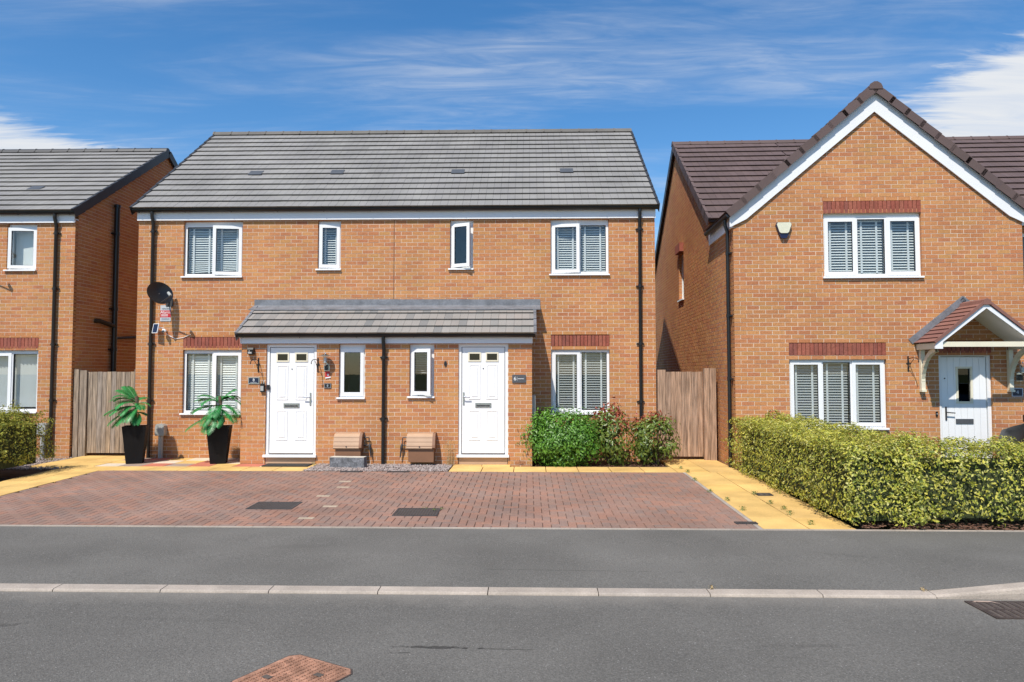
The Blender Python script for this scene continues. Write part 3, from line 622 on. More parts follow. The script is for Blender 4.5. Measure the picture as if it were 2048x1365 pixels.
MB().add([(XL - .07, RY, RZ - .04), (XR + .05, RY, RZ - .04), (XR + .05, 7.3, EZ), (XL - .07, 7.3, EZ)], [(0, 1, 2, 3)]).build('rear_slope', 'tile_grey', rf)
for px, py in ((512, 343), (675, 341), (916, 340), (1133, 338)):
    o = FM.i @ CP; d = ray(px, py + 4); nrm = Vector((0, -(RZ - EZ), RY - EY)).normalized(); t = (Vector((0, EY, EZ + .012)) - o).dot(nrm) / d.dot(nrm); p = o + d * t
    sl = math.atan2(RZ - EZ, RY - EY); mm = Matrix.Translation(p) @ Matrix.Rotation(sl, 4, 'X')
    v = MB().box(-.145, .145, -.11, .11, 0, .016).mesh('vent_tile', 'slate'); vo = new('vent_tile', v, rf, m=mm)
downpipe(H, FM.hit(306, 600, 0)[0], 0, 4.99, .0, -.112, 'brown_pipe'); downpipe(H, FM.hit(1279.5, 600, 0)[0], 0, 4.99, .0, -.112, 'black_plastic')
# porch roof
PEY, PEZ, PTZ = PY - .165, 2.455, 3.08
pl = math.hypot(-PEY - .03, PTZ - PEZ); prow = 3; pg = .275
prf, Px = roof(H, 'porch_roof', (0, PEY, PEZ - .025), (1, 0, 0), (0, -PEY, PTZ - PEZ + .02), lambda s: (PXL - .04, PXR + .06), 4, pg, .3, 'tile_porch', 60)
verge(prf, Px, PXL - .045, 4, pg, 'lead', 1); verge(prf, Px, PXR + .065, 4, pg, 'lead', -1)
zt = PEZ + (PTZ - PEZ) * (3.05 * pg) / pl
fl = MB(); 
x = PXL - .12
while x < PXR + .12:
    x1 = min(x + 1.45, PXR + .14); h = random.uniform(-.004, .004)
    MB().add([(x, -.004, 3.19 + h), (x1 + .03, -.006, 3.19 + h), (x1 + .03, -.012, 3.07 + h), (x, -.010, 3.07 + h), (x, -.30, 2.965), (x1 + .03, -.302, 2.965), (x, -.30, 2.95), (x1 + .03, -.302, 2.95)], [(3, 2, 1, 0), (4, 5, 2, 3), (6, 7, 5, 4)]).build('lead_flashing', 'lead', prf); x = x1
boxobj('fascia', 'fascia', H, PXL - .01, PXR + .01, PY - .052, PY - .028, 2.262, 2.44)
boxobj('soffit_trim', 'fascia', H, PXL - .008, PXR + .008, PY - .0275, PY + .05, 2.335, 2.36)
for x in (PXL - .012, PXR - .012): MB().prism([(PY - .05, 2.264), (PY + .02, 2.264), (-.01, 2.93), (-.01, 3.04), (PY - .10, 2.44)], 'x', x, x + .022).build('verge_board', 'fascia', H)
gutter(H, (PXL - .06, PY - .112, 2.435), (PXR + .06, PY - .112, 2.435))
downpipe(H, FM.hit(768, 800, PY)[0], PY, 2.40, .0, PY - .112, 'black_plastic')
# windows and doors
def wn(k, lights, **kw): a, b, c, d = WIN[k]; return window(H, a, b, c, d, 0., lights, **kw)
wn('W1', [(0, .5, 'fixed', 0, 0), (.5, 1, 'sash', 'r', R(7))], head=.06)
wn('W2', [(0, 1, 'sash', 'r', R(6))], head=.05); wn('W3', [(0, 1, 'sash', 'l', R(24))], head=.05)
wn('W4', [(0, .5, 'sash', 'l', R(7)), (.5, 1, 'fixed', 0, 0)], head=.06)
wn('W5', [(0, .5, 'fixed', 0, 0), (.5, 1, 'sash', 'r', 0)], head=.06); wn('W6', [(0, .5, 'sash', 'l', 0), (.5, 1, 'fixed', 0, 0)], head=.07)
for k, (a, b, c, d) in enumerate(PWN): window(H, a, b, c, d, PY, [(0, 1, 'sash', 'r' if k == 0 else 'l', R(1) if k == 0 else R(22))], head=.06)
panel_door(H, *DO[0][:4], PY, 'r'); panel_door(H, *DO[1][:4], PY, 'l')
def bl(k, label, **kw):
    a, b, c, d = WIN[k]; blind(FM, a + .03, b - .03, c + .09, d - .09, .165, label, **kw)
two = ((0, .5), (.5, 1))
bl('W1', 'white venetian blind with its lowest slats skewed, above the satellite dish', lights=two, tilt=44, sag=.12)
bl('W2', 'white venetian blind in the narrow upstairs window over door number 8', tilt=40)
bl('W4', 'half open white venetian blind with tapes in the upstairs window over the shrubs', lights=two, tilt=40)
bl('W5', 'closed white venetian blind behind the potted palm', lights=two, tilt=62)
bl('W6', 'grey venetian blind with pale tapes behind the green shrub', lights=two, m='slat_grey', tilt=42)
a, b, c, d = PWN[1]; blind(FM, a + .04, b - .04, c + .45, d - .1, PY + .24, 'dark venetian blind in the open porch window beside door number 6', m='slat_grey', tilt=30, tapes=False)

# ------------------------------------------------------------------ the house on the left
HL = thing('neighbour_house', 'orange brick house with grey tiled roof and black soil pipe on its shaded side wall', 'house', FL.o)
LX = -9.42
LW = [(-10.857, -10.224, 3.81, 4.80), (-11.30, -10.123, .88, 2.21)]; LLI = (-11.30, -10.123, 2.21, 2.435)
wl = brick_wall(HL, FL.m, -15., LX, -.15, 4.875, LW + [LLI], front(0.), 300)
soldier(wl, *LLI[:3], 0.)
LEZ, LRY, LRZ = 5.06, 3.55, 7.47
def lz(y): return LEZ + (LRZ - LEZ) * (y + .155) / (LRY + .155)
brick_wall(HL, FL.m, .1025, 7.0, -.15, LRZ - .1, [], lambda u, d, z: (LX - d, u, z), 0, urange=lambda a, b: (.1025, 7.0) if b < 4.9 else (max(.1025, (b - LEZ + .08) / (LRZ - LEZ) * (LRY + .155) - .155), min(7.0, 7.1 - ((b - LEZ + .08) / (LRZ - LEZ) * (LRY + .155) - .155))), label='shaded brick side wall')
MB().prism([(.12, -.2), (6.9, -.2), (6.9, 4.9), (LRY, LRZ - .16), (.12, 5.1)], 'x', LX - .35, LX - .11).build('gable_core', 'mortar', HL)
boxobj('rear_wall', 'brick_far', HL, -15, LX - .36, 6.8, 7.0, -.2, 4.9)
boxobj('floor', 'interior', HL, -15, LX - .4, .32, 6.7, 2.5, 2.6)
boxobj('fascia', 'fascia', HL, -15, LX + .01, -.052, -.028, 4.812, 5.01); boxobj('soffit', 'fascia', HL, -15, LX + .01, -.027, .09, 4.878, 4.90)
boxobj('soffit_trim', 'fascia', HL, -15, LX + .01, -.0275, -.004, 4.825, 4.8765)
gutter(HL, (-15, -.112, 5.03), (LX + .06, -.112, 5.03))
ll = math.hypot(LRY + .155, LRZ - LEZ); lr = 14; lg = (ll - .06) / lr
rf, Mx = roof(HL, 'roof', (0, -.155, LEZ - .03), (1, 0, 0), (0, LRY + .155, LRZ - LEZ), lambda s: (-15., LX + .05), lr, lg, .3, 'tile_grey', 300, fr=FL)
verge(rf, Mx, LX + .055, lr, lg, 'verge_dark', -1); ridge(rf, (-15., LRY, LRZ + .015), (LX + .06, LRY, LRZ + .015), 'verge_dark')
MB().add([(-15, LRY, LRZ - .04), (LX + .05, LRY, LRZ - .04), (LX + .05, 7.3, LEZ), (-15, 7.3, LEZ)], [(0, 1, 2, 3)]).build('rear_slope', 'tile_grey', rf)
me = MB().box(-.02, .02, -.02, lg + .03, -.13, .05).mesh('verge_cap', 'verge_dark'); sl = math.atan2(LRZ - LEZ, LRY + .155)
for r in range(lr): new('verge_cap', me, rf, m=Matrix.Translation((LX + .06, 7.3, LEZ - .03)) @ Matrix.Rotation(math.pi - sl, 4, 'X') @ Matrix.Translation((0, r * lg, 0)) @ Matrix.Scale(-1, 4, (0, 0, 1)))
o = FL.i @ CP; d = ray(72, 377); nrm = Vector((0, -(LRZ - LEZ), LRY + .155)).normalized(); t = (Vector((0, -.155, LEZ + .012)) - o).dot(nrm) / d.dot(nrm)
new('vent_tile', v, rf, m=Matrix.Translation(o + d * t) @ Matrix.Rotation(sl, 4, 'X'))
downpipe(HL, FL.hit(112, 600, 0)[0], 0, 4.99, .0, -.112, 'brown_pipe')
window(HL, *LW[0], 0., [(0, 1, 'sash', 'r', R(5))], head=.05); window(HL, *LW[1], 0., [(0, .5, 'sash', 'l', 0), (.5, 1, 'fixed', 0, 0)], head=.06)
def sy(px, py):
    o = FL.i @ CP; d = ray(px, py); p = o + d * ((LX + .08 - o.x) / d.x); return p.y, p.z
y, zt_ = sy(235, 412); sp = MB().tube([(LX + .08, y, -.1), (LX + .08, y, zt_)], .057, 10).build('soil_pipe', 'black_plastic', HL, smooth=True)
MB().tube([(LX + .08, y, zt_ - .05), (LX + .08, y, zt_ + .02)], .07, 10).build('pipe_collar', 'black_plastic', sp)
for (px, py) in ((238, 470), (238, 620), (238, 700)): z = sy(px, py)[1]; MB().tube([(LX + .08, y, z - .04), (LX + .08, y, z + .04)], .066, 10).box(LX, LX + .08, y - .1, y + .1, z - .015, z + .015).build('pipe_collar', 'black_plastic', sp)
z1, z2 = sy(232, 648)[1], sy(232, 672)[1]
MB().tube([(LX + .08, y, z1 - .06), (LX + .08, y - .55, z1 + .02), (LX + .01, y - .62, z1 + .02)], .05, 8).build('branch_pipe', 'black_plastic', sp, smooth=True)
MB().tube([(LX + .08, y, z2 - .06), (LX + .08, y + .9, z2 + .01), (LX + .01, y + .96, z2 + .01)], .03, 8).build('branch_pipe', 'black_plastic', sp, smooth=True)
t = thing('vertical_blind', 'white vertical blind in the downstairs window behind the olive hedge', 'blind', FL.m @ Vector((-10.7, .2, 1.0)), 0, None)
boxobj('head_rail', 'slat_white', t, -.55, .55, -.02, .02, 1.07, 1.11); me = MB().box(-.044, .044, -.001, .001, 0, 1.07).mesh('slat', 'slat_white')
for i in range(14): new('slat', me, t, loc=(-.52 + i * .08, 0, 0), rot=(0, 0, R(28)))
t = thing('roller_blind', 'plain pale roller blind in the narrow upstairs window of the left-hand house', 'blind', FL.m @ Vector((-10.54, .22, 3.85)))
boxobj('fabric', 'slat_white', t, -.28, .28, -.002, .002, 0, .82); MB().tube([(-.3, 0, .84), (.3, 0, .84)], .022, 8).build('roller', 'slat_white', t)

# ------------------------------------------------------------------ number 4, the gabled house on the right
H4 = thing('gabled_house', 'orange brick house with brown tiled front gable, white bargeboards and pitched door canopy', 'house', F4.o, F4.a)
U4 = (1.60, 3.315, 3.40, 4.58); L4 = (.955, 2.65, .70, 2.02); D4 = (3.55, 4.46, -.04, 2.06)
LI4 = [(U4[0], U4[1], U4[3], U4[3] + .225), (L4[0], L4[1], L4[3], L4[3] + .225), (D4[0], D4[1], D4[3], D4[3] + .225)]
GW, GE, GA_ = 5.05, 4.62, 6.74     # gable width, wall height at its eaves, apex of the brickwork
gsl = (GA_ - GE) / (GW / 2)
wl = brick_wall(H4, F4.m, 0, GW, -.3, GA_, [U4, L4, D4] + LI4, front(0.), 300, urange=lambda a, b: (0, GW) if b <= GE else ((b - GE) / gsl, GW - (b - GE) / gsl))
for (a, b, c, d) in LI4: soldier(wl, a, b, c, 0.)
Y4, RY4, RZ4, EZ4 = 1.62, 5.70, 7.73, 4.84     # main roof: eaves line, ridge line
m4 = (RZ4 - EZ4) / (RY4 - Y4)
SW = (4.80, 5.45, 3.56, 4.74)
brick_wall(H4, F4.m, .1025, 9.6, -.3, RZ4 - .1, [SW, (SW[0], SW[1], SW[3], SW[3] + .225)], lambda u, d, z: (d, u, z), 0, urange=lambda a, b: (.1025, 9.6) if b < 4.62 else (max(Y4 + .12, Y4 + (b - EZ4 + .1) / m4), min(9.6, 2 * RY4 - Y4 - (b - EZ4 + .1) / m4)), label='sunlit brick side wall with a small window')
n = 9; me = MB().box(-.032, .032, -.1, 0, .004, .218).mesh('soldier_brick', 'soldier')
for i in range(n): new('soldier_brick', me, wl, loc=(.002, SW[0] + (i + .5) * (SW[1] - SW[0]) / n, SW[3]), rot=(0, 0, R(-90)))
MB().prism([(.12, -.2), (9.5, -.2), (9.5, 4.7), (RY4, RZ4 - .2), (Y4 + .2, EZ4 - .1), (Y4 + .2, 4.5), (.12, 4.5)], 'x', .31, .5).build('gable_core', 'mortar', H4)
# side window
sw = MB(); sw.box(.07, .13, SW[0] + .005, SW[0] + .06, SW[2], SW[3]); sw.box(.07, .13, SW[1] - .06, SW[1] - .005, SW[2], SW[3]); sw.box(.07, .13, SW[0] + .06, SW[1] - .06, SW[3] - .06, SW[3]); sw.box(.07, .13, SW[0] + .06, SW[1] - .06, SW[2], SW[2] + .06)
w = sw.build('window', 'upvc', H4); boxobj('pane', 'glass', w, .095, .10, SW[0] + .06, SW[1] - .06, SW[2] + .06, SW[3] - .06); boxobj('sill', 'upvc', w, -.045, .1, SW[0] - .03, SW[1] + .03, SW[2] - .035, SW[2] - .002); boxobj('room', 'room_wall', w, .2, .3, SW[0] - .1, SW[1] + .1, SW[2] - .1, SW[3] + .1)
# wing set back on the right
brick_wall(H4, F4.m, GW + .005, 8.75, -.3, 4.7, [(5.35, 6.5, 3.4, 4.55)], front(1.85), 0)
window(H4, 5.35, 6.5, 3.4, 4.55, 1.85, [(0, .5, 'sash', 'l', 0), (.5, 1, 'fixed', 0, 0)])
MB().box(GW - .1, GW - .005, .11, 1.84, -.3, 4.6).box(8.5, 8.74, 1.96, 9.5, -.3, 4.7).box(.5, 8.5, 9.3, 9.5, -.3, 4.7).build('gable_wall', 'brick_far', H4)
boxobj('floor', 'interior', H4, .55, 8.4, .35, 9.2, 2.4, 2.5)
# gable roof
gx0 = -.10; eL = (gx0, 4.60); ap = (GW / 2, 6.86); gs = (ap[1] - eL[1]) / (ap[0] - gx0); gl = math.hypot(ap[0] - gx0, ap[1] - eL[1]); gr = 10; gg = (gl - .05) / gr
def yend(s): z = eL[1] + s / gl * (ap[1] - eL[1]); return Y4 + (z - EZ4) / m4 + .12
rl, Ml = roof(H4, 'gable_roof', (gx0, 0, eL[1]), (0, 1, 0), (ap[0] - gx0, 0, ap[1] - eL[1]), lambda s: (-.085, max(yend(s), Y4 + .02)), gr, gg, .3, 'tile_brown', 0)
rr_, Mr = roof(H4, 'gable_roof', (2 * ap[0] - gx0, 0, eL[1]), (0, 1, 0), (-(ap[0] - gx0), 0, ap[1] - eL[1]), lambda s: (-.085, max(yend(s), Y4 + .02)), gr, gg, .3, 'tile_brown', 0)
for (rf, Mx) in ((rl, Ml), (rr_, Mr)):
    me = MB().box(-.02, .05, -.02, gg + .03, .016, .055).box(-.03, -.02, -.03, gg + .035, -.085, .055).mesh('verge_cap', 'tile_brown')
    for r in range(gr): new('verge_cap', me, rf, m=Mx @ Matrix.Translation((-.09, r * gg, .004)) @ Matrix.Rotation(-.04, 4, 'X'))
ridge(rl, (ap[0], -.115, ap[1] + .03), (ap[0], Y4 + (ap[1] - EZ4) / m4 + .1, ap[1] + .03), 'tile_brown')
MB().prism([(ap[0] - .12, ap[1] - .06), (ap[0] - .085, ap[1] + .04), (ap[0] - .03, ap[1] + .075), (ap[0] + .03, ap[1] + .075), (ap[0] + .085, ap[1] + .04), (ap[0] + .12, ap[1] - .06)], 'y', -.13, -.117).build('ridge_end', 'tile_brown', rl)
# bargeboards with soffit
for s in (1, -1):
    X = lambda x: x if s == 1 else GW - x
    e = .28; dz = e * math.hypot(1, gs)
    poly = [(X(gx0 + .03), eL[1] - .05), (X(ap[0]), ap[1] - .075), (X(ap[0]), ap[1] - .075 - dz), (X(gx0 + .03 + .30), eL[1] + .30 * gs - dz - .0), (X(gx0 + .03 + .02), eL[1] - .25), (X(gx0 + .03), eL[1] - .25)]
    MB().prism(poly, 'y', -.042, -.018).build('bargeboard', 'fascia', H4)
    MB().prism([(X(gx0 + .04), eL[1] - .10), (X(ap[0]), ap[1] - .12), (X(ap[0]), ap[1] - .15), (X(gx0 + .04), eL[1] - .13)], 'y', -.0175, .02).build('soffit', 'fascia', H4)
# side eaves of the projecting gable
boxobj('fascia', 'fascia', H4, -.035, -.012, -.015, Y4 + .2, 4.36, 4.56); gutter(H4, (-.10, -.09, 4.575), (-.10, Y4 + .1, 4.575), brackets=False)
MB().box(-.034, -.002, -.015, Y4 + .2, 4.34, 4.359).build('soffit', 'fascia', H4)
downp = MB().tube([(-.10, .18, 4.53), (-.10, .18, 4.42), (-.06, .18, 4.3), (-.06, .18, -.1)], .034, 10).build('downpipe', 'black_plastic', H4, smooth=True)
for z in (3.9, 2.75, 1.6, .5): MB().tube([(-.06, .18, z - .03), (-.06, .18, z + .03)], .041, 10).box(-.06, -.002, .10, .26, z - .012, z + .012).build('pipe_clip', 'black_plastic', downp)
# main roof, left and right of the gable
l4 = math.hypot(RY4 - Y4, RZ4 - EZ4); r4 = 14; g4 = (l4 - .05) / r4
def xin(s): z = EZ4 + s / l4 * (RZ4 - EZ4); return min(gx0 + (z - eL[1]) / gs + .12, ap[0])
r1, M1 = roof(H4, 'roof', (0, Y4, EZ4), (1, 0, 0), (0, RY4 - Y4, RZ4 - EZ4), lambda s: (-.07, max(xin(s), -.02)) if EZ4 + s / l4 * (RZ4 - EZ4) < ap[1] + .05 else (-.07, ap[0]), r4, g4, .3, 'tile_brown', 180, fr=F4)
r2, M2 = roof(H4, 'roof', (0, Y4, EZ4), (1, 0, 0), (0, RY4 - Y4, RZ4 - EZ4), lambda s: (min(GW - xin(s), GW), 8.85) if EZ4 + s / l4 * (RZ4 - EZ4) < ap[1] + .05 else (ap[0], 8.85), r4, g4, .3, 'tile_brown', 120, fr=F4)
verge(r1, M1, -.075, r4, g4, 'tile_brown', 1); ridge(r1, (-.09, RY4, RZ4 + .03), (8.86, RY4, RZ4 + .03), 'tile_brown')
MB().add([(-.07, RY4, RZ4 - .02), (8.8, RY4, RZ4 - .02), (8.8, 9.8, 4.83), (-.07, 9.8, 4.83)], [(0, 1, 2, 3)]).build('rear_slope', 'tile_brown', r1)
me = MB().box(-.025, .025, 0, g4 + .03, -.14, .06).mesh('verge_cap', 'verge_dark'); sl4 = math.atan2(RZ4 - EZ4, RY4 - Y4)
for r in range(r4): new('verge_cap', me, r1, m=Matrix.Translation((-.06, 2 * RY4 - Y4, EZ4 - .02)) @ Matrix.Rotation(math.pi - sl4, 4, 'X') @ Matrix.Translation((0, r * g4, 0)) @ Matrix.Scale(-1, 4, (0, 0, 1)))
boxobj('fascia', 'fascia', H4, GW + .1, 8.8, 1.66, 1.685, 4.66, 4.82); gutter(H4, (GW + .1, 1.60, 4.80), (8.85, 1.60, 4.80), brackets=False)
# windows, door
tri = [(0, .345, 'sash', 'l', 0), (.345, .655, 'fixed', 0, 0), (.655, 1, 'sash', 'r', 0)]
window(H4, *U4, 0., tri, head=.05); window(H4, *L4, 0., tri, head=.07)
t3 = ((.02, .33), (.355, .645), (.67, .98))
blind(F4, U4[0] + .02, U4[1] - .02, U4[2] + .09, U4[3] - .1, .165, 'white venetian blind in the three-light bedroom window under the gable', lights=t3, tilt=40)
blind(F4, L4[0] + .02, L4[1] - .02, L4[2] + .09, L4[3] - .12, .165, 'grey venetian blind in the three-light window above the golden hedge', lights=t3, m='slat_grey', tilt=52)
a, b, c, e = D4; fr = MB(); fr.box(a, a + .06, .05, .12, c, e); fr.box(b - .06, b, .05, .12, c, e); fr.box(a + .06, b - .06, .05, .12, e - .06, e); d = fr.build('door', 'upvc', H4, )
la, lb, lc, le = a + .07, b - .07, c + .05, e - .07; wz0, wz1 = e - .86, e - .27; wx0, wx1 = (la + lb) / 2 - .10, (la + lb) / 2 + .12
nb = 7; pw = (lb - la) / nb
for i in range(nb):
    p, q = la + i * pw + .002, la + (i + 1) * pw - .002
    if q > wx0 and p < wx1:
        mbp = MB().box(p, q, .068, .11, lc, wz0).box(p, q, .068, .11, wz1, le)
        if p < wx0: mbp.box(p, wx0, .068, .11, wz0, wz1)
        if q > wx1: mbp.box(wx1, q, .068, .11, wz0, wz1)
    else: mbp = MB().box(p, q, .068, .11, lc, le)
    mbp.build('plank', 'door_white', d)
boxobj('leaf_back', 'door_white', d, la, wx0, .112, .12, lc, le); boxobj('leaf_back', 'door_white', d, wx1, lb, .112, .12, lc, le)
MB().ring(wx0 - .03, wx1 + .03, wz0 - .03, wz1 + .03, .034, .055, .075).build('glazing_bead', 'cream', d); boxobj('pane', 'glass_dark', d, wx0, wx1, .09, .095, wz0, wz1)
MB().box((la + lb) / 2 - .15, (la + lb) / 2 + .15, .055, .0675, lc + .80, lc + .885).build('letter_plate', 'slate', d)
hx = la + .07; MB().box(hx - .014, hx + .014, .055, .0675, lc + .86, lc + 1.10).tube([(hx, .06, lc + 1.0), (hx, .012, lc + 1.0), (hx + .13, .012, lc + .99)], .010, 8).build('handle', 'iron_dark', d, smooth=True)
MB().lathe([(.010, 0), (.013, .006), (.004, .008)], 10, Matrix.Translation((la + .06, .067, lc + 1.6)) @ Matrix.Rotation(R(90), 4, 'X')).build('spyhole', 'iron_dark', d)
boxobj('hall', 'interior', d, a - .1, b + .1, .125, .9, c, e)
# canopy over the door
cxm = (D4[0] + D4[1]) / 2 - .01; CE, CA, CH = 2.215, 2.90, .845; CYF = -.66     # eaves height, apex, half width, front
can = MB().prism([(cxm - CH + .05, CE), (cxm, CA - .05), (cxm + CH - .05, CE), (cxm + CH - .09, CE), (cxm, CA - .09), (cxm - CH + .09, CE)], 'y', CYF + .04, -.004).build('door_canopy', 'fascia', H4); can['label'] = 'pitched canopy with red-brown tiles over the white door'
clen = math.hypot(CH, CA - CE); cr = 9; cg = (clen - .03) / cr
for s in (1, -1):
    O_ = Vector((cxm - s * CH, 0, CE)); Sv = Vector((s * CH, 0, CA - CE)).normalized(); U_ = Vector((0, 1, 0)); Nn = U_.cross(Sv); Nn = Nn if Nn.z > 0 else -Nn
    Mx = Matrix((U_, Sv, Nn)).transposed().to_4x4(); Mx.translation = O_
    vs = [(CYF - .02, 0, .022), (-.01, 0, .022), (-.01, cg + .03, 0), (CYF - .02, cg + .03, 0)]
    tm = MB().add(vs + [(x, y, z + .014) for x, y, z in vs], [(4, 5, 6, 7), (0, 1, 5, 4), (3, 0, 4, 7), (1, 2, 6, 5)]).mesh('canopy_tile', 'tile_red')
    for r in range(cr): new('canopy_tile', tm, can, m=Mx @ Matrix.Translation((0, r * cg, 0)))
    MB().box(CYF - .045, CYF - .022, -.01, clen + .01, -.004, .045, Mx).build('canopy_verge', 'tile_red', can)
    MB().box(-.012, -.003, -.03, clen + .10, .03, .14, Mx).build('lead_flashing', 'lead', can)
    X = lambda x: cxm + s * (x - cxm) * -1
    sg = -s
    pb = [(cxm + sg * (CH + .005), CE - .07), (cxm + sg * (CH - .02), CE + .012), (cxm, CA - .02), (cxm, CA - .105), (cxm + sg * (CH - .12), CE + .012), (cxm + sg * (CH - .12), CE - .10), (cxm + sg * (CH + .005), CE - .10)]
    MB().prism(pb, 'y', CYF - .02, CYF + .012).build('bargeboard', 'fascia', can)
    x0 = cxm + sg * (CH - .10)
    MB().box(min(x0, x0 + sg * .08), max(x0, x0 + sg * .08), CYF + .02, -.01, CE - .10, CE - .0).build('canopy_beam', 'cream', can)
    xb = x0 + sg * .005; hw = .035
    MB().box(xb - hw, xb + hw, -.075, -.006, CE - .80, CE - .102).build('bracket_post', 'cream', can)
    arc = [(-.05 - .48 * (1 - math.cos(t)), CE - .74 + .62 * math.sin(t)) for t in [i * math.pi / 2 / 8 for i in range(9)]]
    mbk = MB()
    for i in range(8):
        (ya, za_), (yb_, zb_) = arc[i], arc[i + 1]; mbk.add([(xb + dx, y, z) for dx in (-hw + .006, hw - .006) for (y, z) in ((ya, za_ - .035), (yb_ - .02, zb_ - .03), (yb_ + .03, zb_ + .03), (ya + .02, za_ + .035))], [(0, 1, 2, 3)[::-1], (4, 5, 6, 7), (0, 1, 5, 4), (2, 3, 7, 6)])
    mbk.build('bracket_brace', 'cream', can); MB().box(xb - hw - .004, xb + hw + .004, -.10, -.004, CE - .84, CE - .80).build('bracket_foot', 'cream', can)
boxobj('tie_beam', 'cream', can, cxm - CH + .13, cxm + CH - .13, CYF + .014, CYF + .06, CE - .065, CE + .02)
MB().prism([(cxm - .075, CA - .045), (cxm - .055, CA + .035), (cxm, CA + .06), (cxm + .055, CA + .035), (cxm + .075, CA - .045)], 'y', CYF - .05, -.012).build('ridge_tile', 'tile_red', can)

# ------------------------------------------------------------------ gates between the houses
def gate(label, x0, x1, y, z1, m, posts, plank=.1):
    g = thing('garden_gate', label, 'gate', ((x0 + x1) / 2, y, 0)); xm = (x0 + x1) / 2
    for (a, b, zt_, yo) in posts: MB().box(a - xm, b - xm, yo - .04, yo + .05, -.05, zt_).build('post', m, g)
    a0 = max([b for a, b, _, _ in posts if a < xm]) + .008; b0 = min([a for a, b, _, _ in posts if a > xm]) - .008; n = round((b0 - a0) / plank); w = (b0 - a0) / n
    for i in range(n):
        p = a0 + i * w - xm; c = .006; q = p + w - .003; zt_ = z1 + random.uniform(-.004, .004)
        MB().prism([(p, .022), (p, c), (p + c, 0), (q - c, 0), (q, c), (q, .022)], 'z', .06, zt_).build('plank', m, g)
    for z in (.25, .95, 1.6): MB().box(a0 - xm, b0 - xm, .024, .065, z, z + .09).build('rail', m, g)
    for i in range(n):
        for z in (.30, .99, 1.64):
            pass
    return g
gate('weathered grey plank side gate behind the first potted palm', LX + .01, XL - .02, 14.42, 1.73, 'wood_grey', [(LX + .015, LX + .12, 1.78, -.02), (LX + .125, LX + .27, 1.76, 0), (XL - .15, XL - .02, 1.78, 0)])
gate('reddish brown plank side gate beside the photinia shrubs', XR + .02, 3.66, 14.10, 1.73, 'wood_brown', [(XR + .02, XR + .17, 1.77, 0), (3.43, 3.53, 1.80, -.03), (3.535, 3.655, 1.80, -.06)])

# ------------------------------------------------------------------ foliage
def leaf_mesh(name, m, C, D, size, wid=.45, fold=.25):
    """C centres (n,3), D facing normals (n,3), size (n,)"""
    n = len(C); D = D / np.linalg.norm(D, axis=1, keepdims=True); r = rng.normal(size=(n, 3)); A = np.cross(D, r); A /= np.linalg.norm(A, axis=1, keepdims=True); B = np.cross(D, A)
    T = np.array([(-.5, 0, 0), (-.12, .5, 1), (.5, 0, 0), (-.12, -.5, 1), (.12, 0, 0)]); 
    P = C[:, None] + (A[:, None] * T[None, :, :1] + B[:, None] * (T[None, :, 1:2] * wid) * 1.0 + D[:, None] * (T[None, :, 2:] * fold * wid)) * size[:, None, None]
    Fc = np.array([(0, 4, 1), (4, 2, 1), (0, 3, 4), (4, 3, 2)]); f = (Fc[None] + 5 * np.arange(n)[:, None, None]).reshape(-1, 3)
    me = bpy.data.meshes.new(name); me.vertices.add(n * 5); me.vertices.foreach_set('co', P.reshape(-1).astype(np.float32))
    me.loops.add(len(f) * 3); me.loops.foreach_set('vertex_index', f.reshape(-1).astype(np.int32)); me.polygons.add(len(f))
    me.polygons.foreach_set('loop_start', np.arange(0, len(f) * 3, 3, dtype=np.int32)); me.update(calc_edges=True); me.materials.append(MATS[m]); return me
def lump(P, s): return np.sin(P[:, 0] * 5.1 * s + 1.3) * np.sin(P[:, 1] * 4.3 * s + .4) + np.sin(P[:, 2] * 6.7 * s + P[:, 0] * 3.1 * s) * .6
def hedge_box(root, m, x0, x1, y0, y1, z0, z1, n, size, amp=.05, rnd=.16, core='leaf_gold'):
    cx, cy, cz = (x0 + x1) / 2, (y0 + y1) / 2, (z0 + z1) / 2; hx, hy, hz = (x1 - x0) / 2, (y1 - y0) / 2, (z1 - z0) / 2
    A = np.array([hy * hz, hy * hz, hx * hz, hx * hz, 2.4 * hx * hy]); k = rng.choice(5, n, p=A / A.sum()); u = rng.uniform(-1, 1, (n, 3)); N_ = np.zeros((n, 3))
    for f, (ax, s) in enumerate(((0, -1), (0, 1), (1, -1), (1, 1), (2, 1))): q = k == f; u[q, ax] = s; N_[q, ax] = s
    P = u * np.array([hx, hy, hz])
    I = np.maximum(np.abs(P) - (np.array([hx, hy, hz]) - rnd), 0); ln_ = np.linalg.norm(I, axis=1, keepdims=True) + 1e-6
    corner = (ln_[:, 0] > rnd); P = np.where(corner[:, None], np.sign(P) * (np.minimum(np.abs(P), np.array([hx, hy, hz]) - rnd) + I / ln_ * rnd), P); N_ = N_ * .5 + np.sign(P) * I / ln_
    dep = rng.exponential(.06, n) - .035; W_ = P + np.array([cx, cy, cz]); P = W_ + N_ * (lump(W_, 1.) * amp * .45 + lump(W_, 2.3) * amp * .7 + lump(W_, 5.3) * amp * .55 - dep)[:, None]
    D = N_ + rng.normal(size=(n, 3)) * .55 + np.array([0, -.15, .35]); o = new('foliage', leaf_mesh('foliage', m, P, D, rng.choice([.55, .8, 1., 1.2, 1.5], n, p=[.2, .25, .25, .2, .1]) * rng.uniform(.85, 1.15, n) * size), root)
    c = MB(); e = .17; c.box(x0 + e, x1 - e, y0 + e, y1 - e, z0 + .02, z1 - e); c.build('light_block_core', core, root); return o  # solid core added inside the leaves to block light and keep gaps dark
mat('inner', (.035, .045, .012), .9, .4, 20, .8, 30)  # dark green for the added light-blocking hedge cores
